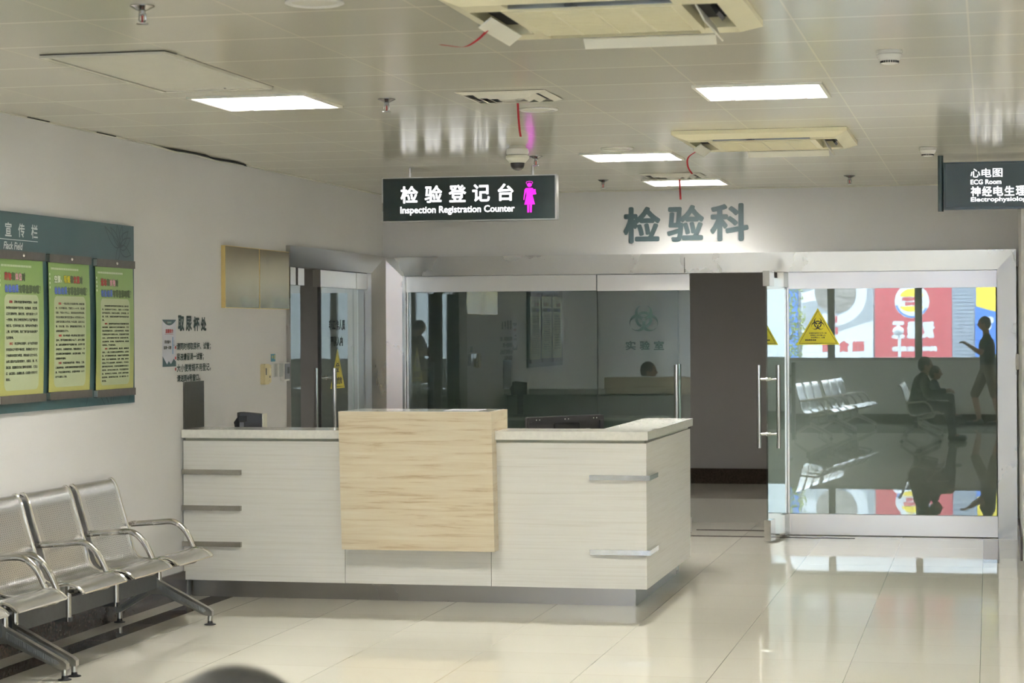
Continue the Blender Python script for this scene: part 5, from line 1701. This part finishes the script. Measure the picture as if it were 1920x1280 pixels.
bplate(t, 'brown_swirl', 'poster_brown', [circ(-3.28, 2.37, .45, 30)], .0055)
bm = nb(); text(bm, '面', 3.32, 3.58, 1.07, 1.32, fo, .004, bold=.015); text(bm, '食', 2.98, 3.22, 1.07, 1.32, fo, .004, bold=.015); text(bm, '面馆', 2.66, 2.92, 1.08, 1.32, fo, .004, bold=.012); text(bm, '新', 3.22, 3.38, 1.45, 1.62, fo, .006, bold=.012); text(bm, '味', 3.24, 3.40, 1.68, 1.88, fo, .006, bold=.012)
obj('lettering', bm, M['poster_red'], t, normals=False)
t = thing('roller_shutter', 'grey ribbed roller shutter across the street right of the red billboard', 'shutter', (-.55, -14.1, -.15))
bm = nb(); box(bm, -.78, -.32, -14.12, -14.0, -.15, 3.3); obj('curtain', bm, M['shutter_grey'], t)
bm = nb()
for k in range(42):
    z = -.1 + k * .08
    box(bm, -.775, -.325, -13.998, -13.985, z, z + .045)
obj('slats', bm, M['shutter_grey'], t)
t = bill(-.30, 1.6, .2, 3.3, 'poster_blue', 'blue and yellow billboard across the street, mirrored at the right edge of the right pane')
bplate(t, 'yellow_shape', 'poster_yellow', [[(-.28, 2.05), (.05, 1.95), (.5, 1.85), (1.5, 2.3), (1.5, 3.2), (-.28, 3.2)], [(-.25, .3), (.4, .3), (.2, 1.0), (-.22, .97)]])
bplate(t, 'white_flower', 'poster_white', [circ(-.05, 1.62, .10, 16), circ(.02, 1.75, .08, 16)], .004)
t = bill(-6.2, -4.10, .2, 3.3, 'poster_blue', 'deep blue billboard across the street behind the yellow-green tree')
bplate(t, 'pale_shape', 'poster_white', [[(-5.9, .4), (-4.3, .4), (-4.2, .9), (-5.8, 1.4)]])
t = thing('street_lamp', 'street lamp with a white globe before the red billboard, mirrored in the right pane', 'street lamp', (-1.70, -8.9, -.15))
bm = nb(); tube(bm, [(-1.70, -8.9, -.15), (-1.70, -8.9, 1.44)], .03, 12); obj('pole', bm, M['poster_white'], t, smooth=True)
bm = nb(); sphere(bm, (-1.72, -8.9, 1.53), (.11, .11, .085), 20); obj('globe', bm, M['poster_white'], t, smooth=True)
t = thing('street_tree', 'small yellow-green street tree left of the billboards, mirrored in the right pane', 'tree', (-3.95, -9.2, -.15))
bm = nb(); tube(bm, [(-3.95, -9.2, -.15), (-3.93, -9.2, .9), (-3.98, -9.15, 1.6), (-3.9, -9.2, 2.4)], [.05, .04, .03, .012], 10)
for a, z in ((.5, 1.2), (2.3, 1.5), (4.1, 1.7), (5.4, 1.4)):
    tube(bm, [(-3.95, -9.2, z), (-3.95 + .3 * cos(a), -9.2 + .3 * sin(a), z + .45)], [.016, .006], 6)
obj('trunk', bm, M['bark'], t, smooth=True)
bm = nb()
rnd = random.Random(3)
for _ in range(900):
    a, r = rnd.uniform(0, 2 * pi), .42 * sqrt(rnd.random())
    z = rnd.uniform(.75, 2.6)
    r *= .55 + .45 * sin(pi * (z - .6) / 2.2)
    c = Vector((-3.95 + r * cos(a), -9.2 + r * sin(a), z))
    u = Vector((rnd.gauss(0, 1), rnd.gauss(0, 1), rnd.gauss(0, 1))).normalized()
    w = u.orthogonal().normalized()
    L, W = rnd.uniform(.05, .09), rnd.uniform(.018, .03)
    bm.faces.new([bm.verts.new(c), bm.verts.new(c + u * L * .5 + w * W), bm.verts.new(c + u * L), bm.verts.new(c + u * L * .5 - w * W)])
obj('foliage', bm, M['leaf'], t, normals=False)
